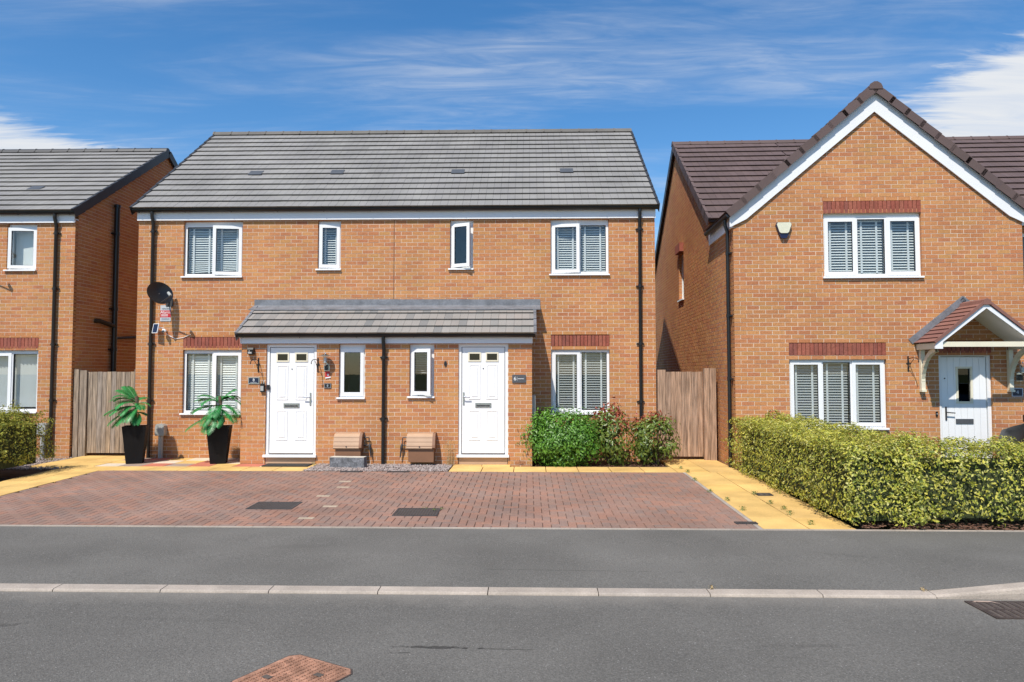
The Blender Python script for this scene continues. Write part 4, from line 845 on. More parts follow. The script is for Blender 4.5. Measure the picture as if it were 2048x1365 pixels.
hg = thing('clipped_hedge', 'clipped golden variegated hedge turning a corner in front of the gabled house', 'hedge')
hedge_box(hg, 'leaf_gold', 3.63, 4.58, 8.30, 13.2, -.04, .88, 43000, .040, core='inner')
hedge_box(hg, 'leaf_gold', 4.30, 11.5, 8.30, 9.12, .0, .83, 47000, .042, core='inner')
mb = MB()
for i in range(60):
    x, y = (random.uniform(3.95, 4.45), random.uniform(8.5, 13)) if i < 30 else (random.uniform(4.0, 11), random.uniform(8.45, 8.9)); mb.tube([(x, y, -.14), (x + random.uniform(-.05, .05), y + random.uniform(-.05, .05), .05), (x + random.uniform(-.12, .12), y + random.uniform(-.1, .1), .25)], [.014, .011, .006], 5)
mb.build('stems', 'stem', hg)
def sprigs(root, m, pts, size, name='sprig'):
    C = []; D = []
    for (p, h) in pts:
        for i in range(int(h / .018)): a = random.uniform(0, 6.28); C.append((p[0] + .014 * math.cos(a), p[1] + .014 * math.sin(a), p[2] + i * .018)); D.append((math.cos(a) * .6, math.sin(a) * .6, .7))
    C = np.array(C); return new(name, leaf_mesh(name, m, C, np.array(D), np.full(len(C), size)), root)
sprigs(hg, 'leaf_gold', [((random.uniform(3.9, 4.5), random.uniform(8.5, 13), .84), random.uniform(.05, .2)) for _ in range(110)] + [((random.uniform(4.5, 9.), random.uniform(8.4, 9.), .80), random.uniform(.05, .18)) for _ in range(120)], .038)
hl = thing('hedge', 'loose olive green hedge beside the left-hand house window', 'hedge')
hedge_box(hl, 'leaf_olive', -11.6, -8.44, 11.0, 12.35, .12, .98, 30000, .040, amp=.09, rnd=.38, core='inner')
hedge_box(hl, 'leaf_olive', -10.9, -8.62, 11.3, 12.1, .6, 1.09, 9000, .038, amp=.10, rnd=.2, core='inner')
sprigs(hl, 'leaf_olive', [((random.uniform(-10.6, -8.7), random.uniform(11.2, 12.2), random.uniform(.85, 1.02)), random.uniform(.06, .2)) for _ in range(70)], .034)
def bush(name, label, cat, c, r, zc, n, size, m, wid=.45, clumps=60, group=None, tips=None, spread=.11, upb=.5):
    root = thing(name, label, cat, (c[0], c[1], -.04), 0, group); C = []; D = []
    dirs = rng.normal(size=(clumps, 3)); dirs /= np.linalg.norm(dirs, axis=1, keepdims=True); dirs[:, 2] = rng.uniform(-.9, 1., clumps); dirs[:, :2] *= (np.sqrt(1.02 - dirs[:, 2] ** 2) / (np.linalg.norm(dirs[:, :2], axis=1) + 1e-6))[:, None]
    rad = np.array(r); cl = dirs * rad * rng.uniform(.62, 1.0, (clumps, 1)) + np.array([0, 0, zc]); cl[:, 2] = np.maximum(cl[:, 2], .08)
    k = rng.integers(0, clumps, n); P = cl[k] + rng.normal(size=(n, 3)) * spread * np.array([1, 1, .75]); P[:, 2] = np.maximum(P[:, 2], .04)
    N_ = (P - cl[k]) / spread + dirs[k] * .9 + np.array([0, -.2, upb]) + rng.normal(size=(n, 3)) * .35
    new('foliage', leaf_mesh('foliage', m, P, N_, rng.uniform(.65, 1.3, n) * size, wid, .2), root)
    if tips:
        tn, tm, ts = tips; top = cl[np.argsort(-cl[:, 2])[:max(6, clumps // 3)]]; k = rng.integers(0, len(top), tn); P = top[k] + rng.normal(size=(tn, 3)) * spread * .7 + np.array([0, 0, spread * 1.1]); N_ = rng.normal(size=(tn, 3)) + np.array([0, -.6, .1])
        new('young_leaves', leaf_mesh('young_leaves', tm, P, N_, rng.uniform(.7, 1.3, tn) * ts, .4, .2), root)
    mb = MB()
    for i in range(min(clumps, 26)): q = cl[i]; mb.tube([(random.uniform(-.05, .05), random.uniform(-.05, .05), 0), (q[0] * .45, q[1] * .45, q[2] * .5), tuple(q)], [.012, .009, .004], 5)
    mb.build('stems', 'stem', root); return root
def gp(px, Y): o = CP; d = ray(px, 800); return d.x * Y / d.y
bush('shrub', 'dense bright green rounded shrub below the grey blind window', 'shrub', (gp(1126, 13.42), 13.42), (.70, .45, .54), .50, 13000, .062, 'leaf_green', .42, 120)
bush('photinia', 'upright photinia with red young leaves between the green shrub and the downpipe', 'shrub', (gp(1222, 13.45), 13.45), (.30, .30, .54), .50, 1900, .085, 'leaf_photinia', .40, 34, 'photinia shrubs', (330, 'leaf_red', .08), .10)
bush('photinia', 'bushy photinia with few red tips in front of the brown gate', 'shrub', (gp(1308, 13.5), 13.5), (.40, .34, .48), .46, 2300, .085, 'leaf_photinia', .40, 40, 'photinia shrubs', (170, 'leaf_red', .075), .10)
def weed(label, p, n, h, m, group, spread=.05, cat='weed'):
    C = []; D = []; 
    for i in range(n): a = random.uniform(0, 6.28); q = random.uniform(.1, 1); C.append((spread * q * math.cos(a), spread * q * math.sin(a), random.uniform(.1, 1) * h)); D.append((math.cos(a), math.sin(a), .5))
    o = new('weed', leaf_mesh('weed', m, np.array(C), np.array(D), np.full(n, .018)), None, p); return tag(o, label, cat, group)
for px, py in ((1508, 990), (1540, 1008), (1568, 1020), (1580, 1030), (1622, 1050), (1375, 945), (1362, 938), (1390, 962), (1420, 985), (1455, 1002), (1485, 1021)):
    p = G(px, py); weed('small green weed growing in a joint of the yellow path', p, 70, .05, 'leaf_photinia', 'weeds in the yellow path')
for px, py in ((870, 1022), (884, 1020), (850, 1018)): weed('tiny weed sprouting at the edge of a drive drain grate', G(px, py), 16, .03, 'leaf_photinia', 'weeds by the drain')
weed('dry weed clump at the foot of the porch corner below plaque 6', Vector((-.16, 13.16, 0)), 130, .08, 'bark', None, .16)
weed('green weed growing beside the doormat and gravel', Vector((-3.98, 13.0, 0)), 50, .07, 'leaf_photinia', None, .06)
st = thing('dry_weed', 'tall dry weed stalks beside the doorstep of number 6', 'weed', (-1.47, 13.12, 0)); mb = MB()
for i in range(16):
    a = random.uniform(-.09, .09); b = random.uniform(-.05, .05); h = random.uniform(.2, .62); mb.tube([(a, b, 0), (a * 1.3, b, h * .6), (a * 1.5 + random.uniform(-.04, .04), b, h)], [.003, .0025, .0015], 4)
mb.build('stalks', 'dry_stalk', st); C = np.array([(random.uniform(-.13, .13), random.uniform(-.06, .06), random.uniform(.1, .6)) for _ in range(90)]); new('dry_leaves', leaf_mesh('dry_leaves', 'dry_stalk', C, rng.normal(size=(90, 3)), np.full(90, .022)), st)

# ------------------------------------------------------------------ potted palms
def palm(label, p, rz, fr):
    t = thing('potted_palm', label, 'potted plant', p, rz, 'potted palms'); hb, ht, h = .135, .205, .70
    mb = MB(); vs = [(-hb, -hb, 0), (hb, -hb, 0), (hb, hb, 0), (-hb, hb, 0), (-ht, -ht, h), (ht, -ht, h), (ht, ht, h), (-ht, ht, h)]; i = .02; vs += [(a - math.copysign(i, a), b - math.copysign(i, b), h) for a, b, _ in vs[4:8]] + [(a * .9, b * .9, h - .07) for a, b, _ in vs[4:8]]
    mb.add(vs, [(3, 2, 1, 0), (0, 1, 5, 4), (1, 2, 6, 5), (2, 3, 7, 6), (3, 0, 4, 7)] + [(4 + k, 4 + (k + 1) % 4, 8 + (k + 1) % 4, 8 + k) for k in range(4)] + [(8 + k, 8 + (k + 1) % 4, 12 + (k + 1) % 4, 12 + k) for k in range(4)]); mb.build('pot', 'pot', t)
    boxobj('compost', 'soil', t, -.178, .178, -.178, .178, .60, .635)
    tr = MB()
    for (dx, dy, hh) in ((0, 0, .64), (-.07, .03, .34), (.06, -.03, .24)):
        pts = [(dx, dy, .62 + hh * k / 10) for k in range(11)]; tr.tube([(a + .015 * math.sin(k), b, c) for k, (a, b, c) in enumerate(pts)], [.026 + .008 * (k % 2) for k in range(11)], 8)
    tr.build('trunk', 'palm_trunk', t)
    Rz = Matrix.Rotation(-rz, 3, 'Z')
    for (az, el, L, z0, droop) in fr:
        L *= 1.2; z0 += .15; droop *= .75; az = R(az); el = R(el); d = Rz @ Vector((math.cos(az), math.sin(az), 0)); mb = MB(); n = 14; pts = []
        for k in range(n + 1):
            s = k / n; pts.append(Vector((0, 0, z0)) + d * (L * s * math.cos(el) * (1 - .12 * s * s)) + Vector((0, 0, L * s * math.sin(el) - droop * L * s * s)))
        L *= 1.0; mb.tube(pts, [.006 - .004 * k / n for k in range(n + 1)], 4); side = d.cross(Vector((0, 0, 1)))
        for k in range(2, 24):
            s = k / 23.5; q = pts[min(int(s * n), n - 1)].lerp(pts[min(int(s * n) + 1, n)], s * n - int(s * n)); tg = (pts[min(int(s * n) + 1, n)] - pts[max(int(s * n) - 1, 0)]).normalized()
            ll_ = L * .44 * math.sin(math.pi * min(.12 + s * .85, .98)) ** .6
            for sg in (1, -1):
                dr = (side * sg * .8 + tg * .65 + Vector((0, 0, -.12))).normalized(); wv = tg.cross(dr).cross(dr).normalized() * .0095; e = q + dr * ll_ + Vector((0, 0, -.1 * ll_)); mid = q + dr * ll_ * .5 + Vector((0, 0, .012))
                mb.add([q - wv * .5, q + wv * .5, mid + wv, e, mid - wv], [(0, 1, 2, 4), (4, 2, 3)])
        mb.build('frond', 'palm_green', t)
p1 = G(277, 925); p2 = G(447, 924)
palm('leaning green palm in a tapered black planter beside the grey gate', (p1.x, 13.30, .004), R(20), [(175, 42, .42, 1.02, .35), (160, 20, .46, .98, .5), (200, 5, .50, .92, .45), (215, -8, .44, .86, .5), (240, -5, .36, .84, .7), (250, 22, .36, .90, .9), (20, 30, .26, .95, .8), (0, 10, .20, .80, .5), (100, 35, .36, 1.0, .6), (300, -10, .26, .8, .7), (185, 30, .46, 1.0, .6), (225, 12, .44, .9, .6), (270, 5, .34, .88, .9), (165, 58, .40, 1.02, .4), (205, 40, .44, 1.0, .6), (235, 30, .42, .95, .8), (190, -15, .42, .84, .5), (320, 25, .28, .95, .9)])
palm('spreading green palm in a tapered black planter below the closed blind window', (p2.x, 13.33, .004), R(15), [(178, 30, .46, .98, .55), (188, 8, .50, .92, .45), (205, -12, .55, .78, .30), (235, -25, .36, .86, .7), (262, -15, .40, .84, .8), (285, -5, .36, .88, .9), (30, 55, .42, 1.0, .5), (10, 35, .44, .98, .8), (-15, 20, .44, .92, .9), (100, 40, .36, 1.0, .6), (250, 0, .40, .86, .8), (215, 15, .46, .92, .6), (335, 5, .38, .86, .8), (45, 40, .42, 1.0, .7), (195, 42, .44, 1.0, .6), (230, 35, .42, .98, .8), (275, 20, .38, .92, 1.), (350, 45, .40, 1.0, .7)])

# ------------------------------------------------------------------ things on the walls of numbers 6 and 8
def onwall(px, py, yf, fr=FM): x, z = fr.hit(px, py, yf); return fr.m @ Vector((x, yf, z))
def dish(label, p, rz):
    t = thing('satellite_dish', label, 'satellite dish', p, 0)
    m = Matrix.Translation((.0, -.34, 0)) @ Matrix.Rotation(rz, 4, 'Z') @ Matrix.Rotation(R(90 - 14), 4, 'X'); mb = MB(); n = 28; rings = 6
    vs = [(0, 0, -.055)]
    for i in range(1, rings + 1):
        for k in range(n): a = 2 * math.pi * k / n; r = i / rings; vs.append((.27 * r * math.cos(a), .23 * r * math.sin(a), -.055 + .055 * r * r))
    fs = [(0, 1 + (k + 1) % n, 1 + k)] and [(0, 1 + k, 1 + (k + 1) % n) for k in range(n)] + [(1 + (i - 1) * n + k, 1 + i * n + k, 1 + i * n + (k + 1) % n, 1 + (i - 1) * n + (k + 1) % n) for i in range(1, rings) for k in range(n)]
    k0 = len(vs); vs2 = vs + [(x, y, z - .008) for x, y, z in vs]; mb.add([m @ Vector(v) for v in vs2], fs + [tuple(i + k0 for i in q[::-1]) for q in fs] + [(1 + (rings - 1) * n + k, k0 + 1 + (rings - 1) * n + k, k0 + 1 + (rings - 1) * n + (k + 1) % n, 1 + (rings - 1) * n + (k + 1) % n) for k in range(n)])
    mb.build('reflector', 'black_plastic', t, smooth=True)
    b = m @ Vector((0, -.20, -.03)); e = m @ Vector((.0, -.17, .33)); MB().tube([b, e], .012, 6).build('feed_arm', 'iron_dark', t)
    MB().tube([e + Vector((0, 0, .01)), m @ Vector((0, -.08, .27))], .028, 8).build('receiver', 'grey_plastic', t)
    bk = m @ Vector((0, 0, -.06)); MB().tube([bk, (bk.x * .5, -.10, -.10), (.02, -.02, -.16)], .018, 6).box(-.05, .09, -.02, 0, -.24, -.08).build('wall_bracket', 'iron_dark', t)
dish('black satellite dish on the wall above the red alarm sign', onwall(338, 590, -.002), R(58))
dish('black satellite dish on the far side of the left-hand house window', onwall(-24, 498, -.002, FL), R(58))
def plate(name, label, cat, p, w, h, d, m, parts=(), rz=0., group=None):
    t = thing(name, label, cat, p, rz, group); b = .004
    MB().prism([(-w / 2, -h / 2 + b), (-w / 2 + b, -h / 2), (w / 2 - b, -h / 2), (w / 2, -h / 2 + b), (w / 2, h / 2 - b), (w / 2 - b, h / 2), (-w / 2 + b, h / 2), (-w / 2, h / 2 - b)], 'y', -d, 0).build('plate', m, t); return t
t = plate('alarm_sign', 'small silver and red alarm warning sign under the satellite dish', 'sign', onwall(331.5, 627, -.003), .215, .325, .008, 'sign_silver')
boxobj('red_band', 'sign_red', t, -.106, .106, -.0095, -.0085, -.085, .058); lettering('Alarm', .085, 'white_paint', t, -.0, -.0105, .018); lettering('VERISURE', .038, 'navy', t, 0, -.0095, .088)
for z in (-.032, -.055): boxobj('small_print', 'white_paint', t, -.09, .05, -.0104, -.0098, z - .005, z + .005)
for z in (-.112, -.135): boxobj('small_print', 'navy', t, -.085, .085, -.0095, -.0088, z - .004, z + .004)
boxobj('emblem', 'white_paint', t, .05, .095, -.0095, -.0088, .105, .15); boxobj('emblem', 'navy', t, .06, .09, -.0105, -.0096, .118, .14)
t = thing('security_camera', 'white security camera with a small solar panel and dangling cable', 'camera', onwall(333, 662, -.002))
mm = Matrix.Translation((-.16, -.12, .04)) @ Matrix.Rotation(R(-12), 4, 'Z') @ Matrix.Rotation(R(-14), 4, 'X')
MB().box(-.062, .062, -.01, .01, -.10, .10, mm).build('solar_panel_frame', 'white_paint', t); MB().box(-.052, .052, -.0115, -.0102, -.09, .09, mm).build('solar_panel', 'navy', t)
MB().tube([(-.15, -.11, .04), (-.10, -.06, .06), (-.06, -.01, .05)], .012, 6).build('panel_arm', 'white_paint', t)
MB().lathe([(.008, -.05), (.034, -.04), (.04, 0), (.034, .04), (.01, .05)], 12, Matrix.Translation((0, -.10, -.01)) @ Matrix.Rotation(R(75), 4, 'X') @ Matrix.Rotation(R(25), 4, 'Y')).build('camera_body', 'white_paint', t, smooth=True)
MB().lathe([(.026, 0), (.026, .006)], 12, Matrix.Translation((.008, -.152, -.022)) @ Matrix.Rotation(R(75), 4, 'X')).build('lens', 'black_plastic', t)
MB().tube([(0, -.06, 0), (0, -.01, .0)], .018, 8).build('mount', 'white_paint', t)
MB().tube([(.02, -.05, -.06), (.08, -.012, -.11), (.2, -.010, -.165), (.36, -.010, -.14), (.50, -.010, -.075)], .006, 5).build('cable', 'white_paint', t)
t = thing('flood_light', 'small black wall light with sensor above the first basket hook', 'light', onwall(503.5, 703, PY - .002))
MB().prism([(0, -.065), (-.075, -.055), (-.085, .03), (-.06, .065), (0, .065)], 'x', -.055, .055).build('body', 'black_plastic', t); boxobj('lens', 'slat_grey', t, -.04, .03, -.0855, -.0795, -.045, -.015)
MB().lathe([(.008, 0), (.007, .006)], 8, Matrix.Translation((-.015, -.082, .002)) @ Matrix.Rotation(R(90), 4, 'X')).build('sensor', 'white_paint', t)
def hook(label, p, flip=1, fr=None, rz=0.):
    t = thing('hanging_bracket', label, 'bracket', p, rz, 'hanging basket brackets')
    boxobj('wall_plate', 'black_plastic', t, -.012, .012, -.008, 0, -.17, .10)
    MB().tube([(0, -.008, -.14), (.0, -.10, -.02), (0, -.20, .04)], .006, 6).build('strut', 'black_plastic', t)
    MB().tube([(0, -.008, .05), (0, -.16, .07), (-.02 * flip, -.26, .06), (-.035 * flip, -.30, .02), (-.04 * flip, -.29, -.015), (-.04 * flip, -.265, 0)], .007, 6).build('arm', 'black_plastic', t, smooth=True)
    boxobj('cross_bar', 'black_plastic', t, -.035, .035, -.014, -.004, -.03, -.018)
hook('black basket bracket between the number plaque and door number 8', onwall(517, 727, PY - .001))
hook('black basket bracket between door number 8 and the glass lantern', onwall(636, 727, PY - .001))
hook('black basket bracket between the lower window and canopy of the gabled house', onwall(1816, 724, 0, F4), -1, rz=F4.a)
t = plate('house_number', 'navy and chrome oval plaque reading 8 beside the door', 'plaque', onwall(508, 761.5, PY - .001), .215, .125, .014, 'chrome'); boxobj('face', 'navy', t, -.092, .092, -.0165, -.0142, -.048, .048); lettering('8', .075, 'white_paint', t, 0, -.018, .008); boxobj('small_print', 'sign_silver', t, -.06, .06, -.0178, -.0168, -.038, -.032)
t = thing('key_safe', 'grey and black key safe box beside door number 8', 'key safe', onwall(526, 774, PY - .001)); boxobj('body', 'black_plastic', t, -.038, .038, -.045, 0, -.10, .06); boxobj('dial_face', 'grey_plastic', t, -.032, .026, -.050, -.0455, -.075, .015)
MB().tube([(-.018, -.02, .06), (-.018, -.02, .11), (.018, -.02, .11), (.018, -.02, .06)], .008, 6).build('shackle', 'chrome', t)
t = thing('doorbell', 'black doorbell camera on the frame of door number 8', 'doorbell', onwall(537, 775, PY + .028)); boxobj('body', 'black_plastic', t, -.025, .025, -.022, 0, -.045, .045); MB().lathe([(.012, 0), (.012, .004)], 10, Matrix.Translation((0, -.022, -.018)) @ Matrix.Rotation(R(90), 4, 'X')).build('button', 'iron_dark', t)
def lantern(label, p, rz=0.):
    t = thing('wall_lantern', label, 'lantern', p, rz); MB().prism([(-.05, -.07), (.05, -.07), (.055, .0), (.04, .08), (-.04, .08), (-.055, .0)], 'y', -.02, 0).build('back_plate', 'chrome', t)
    mbx = MB().box(-.03, .03, -.07, -.02, -.06, .05); mbx.build('sensor_box', 'black_plastic', t); MB().tube([(0, -.02, .02), (0, -.10, .03), (0, -.12, .07)], .010, 6).build('arm', 'chrome', t)
    c = Matrix.Translation((0, -.12, 0)); MB().lathe([(.030, .07), (.045, .08), (.045, .09), (.03, .092)], 14, c).build('base', 'chrome', t, smooth=True); MB().lathe([(.038, .092), (.052, .21), (.05, .212), (.036, .094)], 14, c).build('glass_shade', 'glass', t, smooth=True)
    MB().lathe([(.018, .095), (.024, .14), (.015, .18), (.006, .19)], 10, c).build('bulb', 'white_paint', t, smooth=True); MB().lathe([(.095, .212), (.095, .217), (.05, .24), (.012, .25), (.008, .27), (.001, .275)], 16, c).build('cap', 'chrome', t, smooth=True)
lantern('chrome lantern with flat round cap between door number 8 and the narrow window', onwall(654, 735, PY - .001)); lantern('chrome lantern above the number 4 plaque', onwall(2037, 755, 0, F4), F4.a)
t = plate('warning_sticker', 'small red notice peeling at its white lower edge under the lantern', 'sign', onwall(655, 749, PY - .002), .085, .105, .004, 'sign_red'); MB().box(-.045, .055, -.012, -.006, -.075, -.052, Matrix.Rotation(R(-8), 4, 'Y')).build('peeling_edge', 'white_paint', t); MB().lathe([(.02, 0), (.02, .001)], 12, Matrix.Translation((.012, -.0045, -.01)) @ Matrix.Rotation(R(90), 4, 'X')).build('symbol', 'white_paint', t)
t = plate('house_number', 'small square black plaque reading 8 below the red notice', 'plaque', onwall(655.5, 772, PY - .002), .135, .095, .012, 'black_plastic'); MB().ring(-.06, .06, -.04, .04, .004, -.0135, -.0122).build('border', 'sign_silver', t); lettering('8', .055, 'sign_silver', t, 0, -.0135, 0)
t = plate('house_number', 'grey slate plaque reading 6 beside the door', 'plaque', onwall(1038, 758, PY - .002), .255, .15, .02, 'slate'); lettering('6', .10, 'white_paint', t, -.075, -.0215, 0); boxobj('divider', 'white_paint', t, -.036, -.033, -.0215, -.0202, -.042, .042)
for i in range(9): boxobj('small_print', 'white_paint', t, -.02 + i * .0125, -.011 + i * .0125, -.0212, -.0202, -.005, .006)
t = thing('vent_cover', 'dark oval vent hole cover in the brick beside door number 6', 'vent', onwall(891, 728, PY - .002)); MB().prism([(.03 * math.cos(a) + (.0), .055 * math.sin(a)) for a in [i * math.pi / 8 for i in range(16)]], 'y', -.012, 0).build('cover', 'iron_brown', t); MB().prism([(.018 * math.cos(a), .038 * math.sin(a)) for a in [i * math.pi / 8 for i in range(16)]], 'y', -.016, -.0122).build('grille', 'black_plastic', t)
t = plate('house_number', 'black plaque with silver rim reading 4 beside the gabled house door', 'plaque', onwall(2034, 785, 0, F4), .19, .15, .012, 'sign_silver', rz=F4.a); boxobj('face', 'navy', t, -.08, .08, -.0145, -.0122, -.062, .062); lettering('4', .09, 'sign_silver', t, 0, -.016, 0)
t = thing('doorbell', 'small black doorbell beside the planked door', 'doorbell', onwall(1873, 828, 0, F4), F4.a); boxobj('body', 'black_plastic', t, -.016, .016, -.02, 0, -.04, .04); boxobj('button', 'slat_grey', t, -.008, .008, -.023, -.0202, -.01, .008)
t = thing('alarm_box', 'cream and dark blue burglar alarm box high on the gabled house', 'alarm', onwall(1566, 462, 0, F4), F4.a)
MB().prism([(-.14, .09), (-.12, .145), (.12, .145), (.14, .09), (.055, -.13), (.04, -.145), (-.04, -.145), (-.055, -.13)], 'y', -.055, 0).build('base', 'alarm_blue', t); MB().prism([(-.128, .10), (-.11, .138), (.11, .138), (.128, .10), (.082, -.035), (.055, -.055), (-.055, -.055), (-.082, -.035)], 'y', -.075, -.0552).build('cover', 'alarm_cream', t)
# gas meter boxes
def meter(label, px, zc, side, below):
    x = FM.hit(px, 870, PY)[0]; t = thing('gas_meter_box', label, 'meter box', (x, 14.15 + PY - .003, 0), 0, 'brown gas meter boxes'); w = .265; z0, z1 = (.24, .56) if below else (.34, .58)
    z0 = .30; z1 = .585; prof = [(0, z1), (-.12, z1 - .012), (-.17, z1 - .05), (-.21, z0 + .09), (-.225, z0 + .02), (-.21, z0), (0, z0)]
    MB().prism(prof, 'x', -w, w - .05).build('lid', 'meter_brown', t)
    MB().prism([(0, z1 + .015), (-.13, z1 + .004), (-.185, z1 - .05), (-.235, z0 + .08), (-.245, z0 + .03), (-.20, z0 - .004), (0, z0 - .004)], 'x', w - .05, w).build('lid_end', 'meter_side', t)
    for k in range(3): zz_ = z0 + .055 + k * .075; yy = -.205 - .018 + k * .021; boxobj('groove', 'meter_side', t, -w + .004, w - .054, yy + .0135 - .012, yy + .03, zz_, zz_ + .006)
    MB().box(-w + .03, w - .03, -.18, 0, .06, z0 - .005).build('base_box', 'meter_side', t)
    MB().lathe([(.012, 0), (.012, .006)], 8, Matrix.Translation((-.02, -.226, z0 + .045)) @ Matrix.Rotation(R(90), 4, 'X')).build('lock', 'iron_dark', t)
    s = side; MB().tube([(s * (w - .02), -.05, .50), (s * (w + .09), -.05, .50), (s * (w + .10), -.05, .48), (s * (w + .10), -.05, .36), (s * (w + .0), -.05, .345)], .010, 6).build('pipe', 'iron_dark', t, smooth=True)
    MB().lathe([(.012, .10), (.026, .06), (.028, .02), (.016, -.03), (.010, -.16)], 10, Matrix.Translation((s * (w + .12), -.06, .29)) @ Matrix.Rotation(R(-8 * s), 4, 'Y')).build('valve', 'iron_dark', t, smooth=True)
meter('brown gas meter box behind the stone block', 701, .45, 1, False); meter('brown gas meter box below the open porch window', 845, .45, -1, True)
sb = MB(); p = G(705, 931); sb.prism([(-.33, 0), (.31, 0), (.30, .185), (-.335, .185)], 'y', -.09, .09); t = tag(sb.build('stone_block', 'stone_block', None, loc=(p.x, 12.84, -.004), rot=(0, 0, R(-4))), 'weathered grey concrete block lying on the gravel', 'block'); boxobj('pale_top', 'stone_pale', t, -.328, .298, -.088, .088, .1855, .192)
def cowl(label, p):
    t = thing('pipe_cover', label, 'pipe cover', p, 0, 'grey plastic pipe covers'); MB().prism([(-.085, 0), (.085, 0), (.095, .05), (.085, .20), (.05, .235), (-.05, .235), (-.085, .20), (-.095, .05)], 'y', -.13, 0).build('cover', 'grey_plastic', t, loc=(0, 0, .45)); MB().tube([(0, -.06, -.05), (0, -.06, .46)], .048, 10).build('pipe', 'grey_plastic', t, smooth=True)
cowl('grey rounded pipe cover on the wall between the two potted palms', (FM.hit(325, 880, 0)[0], 14.147, 0)); cowl('grey rounded pipe cover half hidden behind the olive hedge', (FL.hit(90, 880, 0)[0], 14.297, 0))
t = thing('electric_meter_box', 'pale grey meter cupboard on the shaded side of the porch', 'meter box', (PXR + .001, 14.15 - .55, .86)); boxobj('cabinet', 'grey_plastic', t, 0, .06, -.2, .2, 0, .42); boxobj('door', 'grey_plastic', t, .0605, .066, -.19, .19, .01, .41)
t = MB().box(-.42, .42, -.17, .17, 0, .014).build('doormat', 'mat_black', None, loc=(-4.47, 13.0, .006)); tag(t, 'black doormat in front of door number 8', 'doormat'); MB().ring(-.40, .40, -.15, .15, .02, .0142, .016, Matrix.Rotation(R(-90), 4, 'X')).build('border', 'iron_brown', t)

# ------------------------------------------------------------------ drains and covers
def grate(label, p, w, d, n, rz=0., z=None, group=None, m='iron_dark', name='drain_grate'):
    t = thing(name, label, 'drain', (p.x, p.y, (zg(p.y) if z is None else z) + .001), rz, group); t.rotation_euler[0] = SL if p.y > 6.1 else 0; b = MB(); f = .014
    b.box(-w / 2, w / 2, -d / 2, -d / 2 + f, -.03, .007).box(-w / 2, w / 2, d / 2 - f, d / 2, -.03, .007).box(-w / 2, -w / 2 + f, -d / 2 + f, d / 2 - f, -.03, .007).box(w / 2 - f, w / 2, -d / 2 + f, d / 2 - f, -.03, .007); b.build('frame', m, t)
    boxobj('sump', 'joint_sand', t, -w / 2 + .002, w / 2 - .002, -d / 2 + .002, d / 2 - .002, -.03, .0025)
    bw = min(.0085, w / n * .3) if m == 'iron_dark' else .013
    me = MB().box(-bw, bw, -d / 2 + f, d / 2 - f, .0026, .0066).mesh('bar', m)
    for i in range(n): new('bar', me, t, loc=(-w / 2 + (i + .5) * w / n, 0, 0))
    return t
for (p, w, d), l in zip(GRATES, ('dark channel drain grate in the drive, in front of door number 8', 'dark drain grate with weeds at its edge in the middle of the drive')):
    grate(l, p, w, d, 16, 0)
for px, py, l in ((697, 948, 'small dark drain cover where the stone block gravel meets the drive'), (793, 948, 'small dark drain cover where the gravel meets the drive below the porch downpipe')): p = G(px, py); p.z += .003; grate(l, Vector((p.x, 12.24, 0)), .38, .10, 14, z=.002)
grate('small dark drain grate in the drive corner beside the yellow path', G(1492, 1047), .26, .10, 10, z=zg(G(1492, 1047).y) + .002)
grate('dark cover set in the yellow path beside the hedge', G(1528, 990), .22, .16, 3, z=zg(G(1528, 990).y) + .003)
gp_ = Vector((3.83, 5.71, 0)); t = grate('rusty road gully grate against the raised kerb', gp_, .62, .40, 10, 0, z=-.139, m='iron_brown', name='gully_grate'); boxobj('cross_bar', 'iron_brown', t, -.30, .30, -.012, .012, .0027, .0072)
# manhole cover in the road
mc = thing('manhole_cover', 'rusty square manhole cover set diagonally in the road', 'manhole cover', (-1.45, 4.355, -.1405), R(-29)); w = .27; c = .05
oct_ = [(-w + c, -w), (w - c, -w), (w, -w + c), (w, w - c), (w - c, w), (-w + c, w), (-w, w - c), (-w, -w + c)]
MB().prism([(x * 1.035, y * 1.035) for x, y in oct_], 'z', -.02, .002).build('frame', 'iron_brown', mc); MB().prism(oct_, 'z', .0022, .004).build('plate', 'rust', mc)
st_ = MB()
for i in range(13):
    for j in range(24):
        x, y = -w + .04 + i * .0385, -w + .03 + j * .021
        if abs(x) + abs(y) < 2 * w - .09: st_.box(x - .011, x + .011, y - .006, y + .006, .004, .0085)
st_.build('tread_studs', 'rust', mc)['kind'] = 'stuff'
for x, y in ((-.13, -.08), (.12, .10)): boxobj('lifting_hole', 'joint_sand', mc, x - .03, x + .03, y - .02, y + .02, .0086, .0095)
t = thing('fallen_leaf', 'dry grey leaf scrap in the gutter beside the gully grate', 'leaf', (3.62, 5.93, -.139)); mb = MB()
for i in range(4): a = -.25 + random.uniform(-.1, .1); mb.add([(i * .02 - .12, -.01 - i * .008, .003), (i * .02 + .03, -.04 - i * .008, .006 + .002 * i), (i * .02 + .10, -.055 - i * .008, .003), (i * .02 + .02, -.03 - i * .008, .012 + .002 * i)], [(0, 1, 2, 3)])
mb.build('scrap', 'slab_grey', t)
for px, py, l in ((1418, 1171, 'small dry tuft at a kerb joint below the yellow path'), (1838, 1177, 'dry grass tuft where the kerb starts to rise')): p = G(px, py); weed(l, Vector((p.x, KY1 - .01, -.115)), 26, .03, 'dry_stalk', None, .03)

# ------------------------------------------------------------------ the parked car, nose to the gabled house
car = thing('parked_car', 'glossy black car parked nose-in beside the planked door, behind the hedge', 'car', F4.m @ Vector((4.16, -.28, .0)), F4.a)
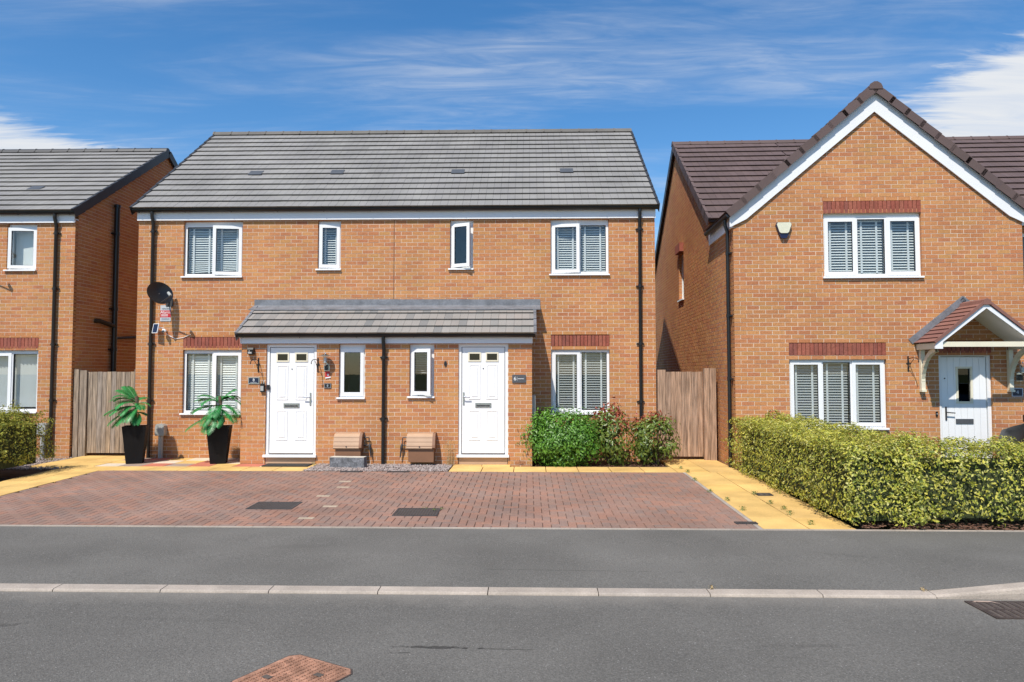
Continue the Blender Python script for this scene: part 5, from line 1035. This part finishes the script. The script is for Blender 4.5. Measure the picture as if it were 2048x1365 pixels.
# stations along the length (s from the nose towards the street), x half-width 0.88, car centre at x=+.88
stn = [(0, .30, .60, .62), (.06, .22, .69, .76), (.25, .2, .78, .85), (.6, .2, .87, .88), (1.05, .2, .97, .89), (1.9, .2, 1.0, .89), (3.0, .2, 1.0, .89), (3.7, .2, .98, .87), (4.05, .22, .92, .80), (4.2, .32, .74, .68)]
mb = MB(); V_ = []
for (s, zb, zt_, hw) in stn:
    ring_ = [(-hw * .94, zb), (-hw, zb + .12), (-hw, zb + (zt_ - zb) * .62), (-hw * .93, zt_ - .03), (-hw * .78, zt_), (0, zt_ + .025), (hw * .78, zt_), (hw * .93, zt_ - .03), (hw, zb + (zt_ - zb) * .62), (hw, zb + .12), (hw * .94, zb)]
    V_ += [(.9 + x, -s, z) for x, z in ring_]
n = 11; fs = [(i * n + k, i * n + k + 1, (i + 1) * n + k + 1, (i + 1) * n + k) for i in range(len(stn) - 1) for k in range(n - 1)] + [tuple(range(n))[::-1], tuple((len(stn) - 1) * n + k for k in range(n))]
mb.add(V_, fs); mb.build('body', 'car_paint', car, smooth=True)
cab = [(1.02, .97, .80), (1.75, 1.40, .66), (2.2, 1.47, .64), (3.0, 1.45, .63), (3.55, 1.32, .64), (3.95, .98, .76)]
V_ = []
for (s, z, hw) in cab: V_ += [(.9 - .80 + (s > 9) * 0, -s, .96), (.9 - hw, -s, z - .03), (.9 - hw + .1, -s, z), (.9 + hw - .1, -s, z), (.9 + hw, -s, z - .03), (.9 + .80, -s, .96)]
MB().add(V_, [(i * 6 + k, i * 6 + k + 1, (i + 1) * 6 + k + 1, (i + 1) * 6 + k) for i in range(len(cab) - 1) for k in range(5)]).build('cabin', 'glass_dark', car, smooth=True)
MB().box(.9 - .58, .9 + .58, -3.3, -1.75, 1.462, 1.485).build('roof_panel', 'car_paint', car)
MB().tube([(.9 - .80, -1.05, .985), (.9 - .665, -1.75, 1.385), (.9 - .64, -2.2, 1.455), (.9 - .63, -3.0, 1.435), (.9 - .65, -3.55, 1.30)], .025, 6).build('roof_pillar', 'car_paint', car)
MB().tube([(.9 + .80, -1.05, .985), (.9 + .665, -1.75, 1.385), (.9 + .64, -2.2, 1.455), (.9 + .63, -3.0, 1.435), (.9 + .65, -3.55, 1.30)], .025, 6).build('roof_pillar', 'car_paint', car)
boxobj('window_trim', 'chrome', car, .003, .012, -3.5, -1.2, .955, .975)
for s in (.78, 3.42):
    for xx in (.12, 1.68):
        wm = Matrix.Translation((xx, -s, .20)) @ Matrix.Rotation(R(90), 4, 'Y'); wo = MB().lathe([(.22, -.11), (.31, -.10), (.325, -.06), (.325, .06), (.31, .10), (.22, .11)], 20, wm).build('wheel', 'tyre', car, smooth=True); MB().lathe([(.03, -.105), (.20, -.112), (.215, -.09), (.215, .09), (.20, .112), (.03, .105)], 20, wm).build('rim', 'chrome', wo, smooth=True)
for xx in (.28, 1.52): MB().lathe([(.02, .02), (.10, .0), (.11, -.04), (.05, -.06)], 12, Matrix.Translation((xx, -.10, .56)) @ Matrix.Rotation(R(-80), 4, 'X')).build('headlight', 'glass', car, smooth=True)
MB().box(-.16, .0, -1.35, -1.22, .95, 1.06).build('wing_mirror', 'car_paint', car); MB().box(1.8, 1.96, -1.35, -1.22, .95, 1.06).build('wing_mirror', 'car_paint', car)
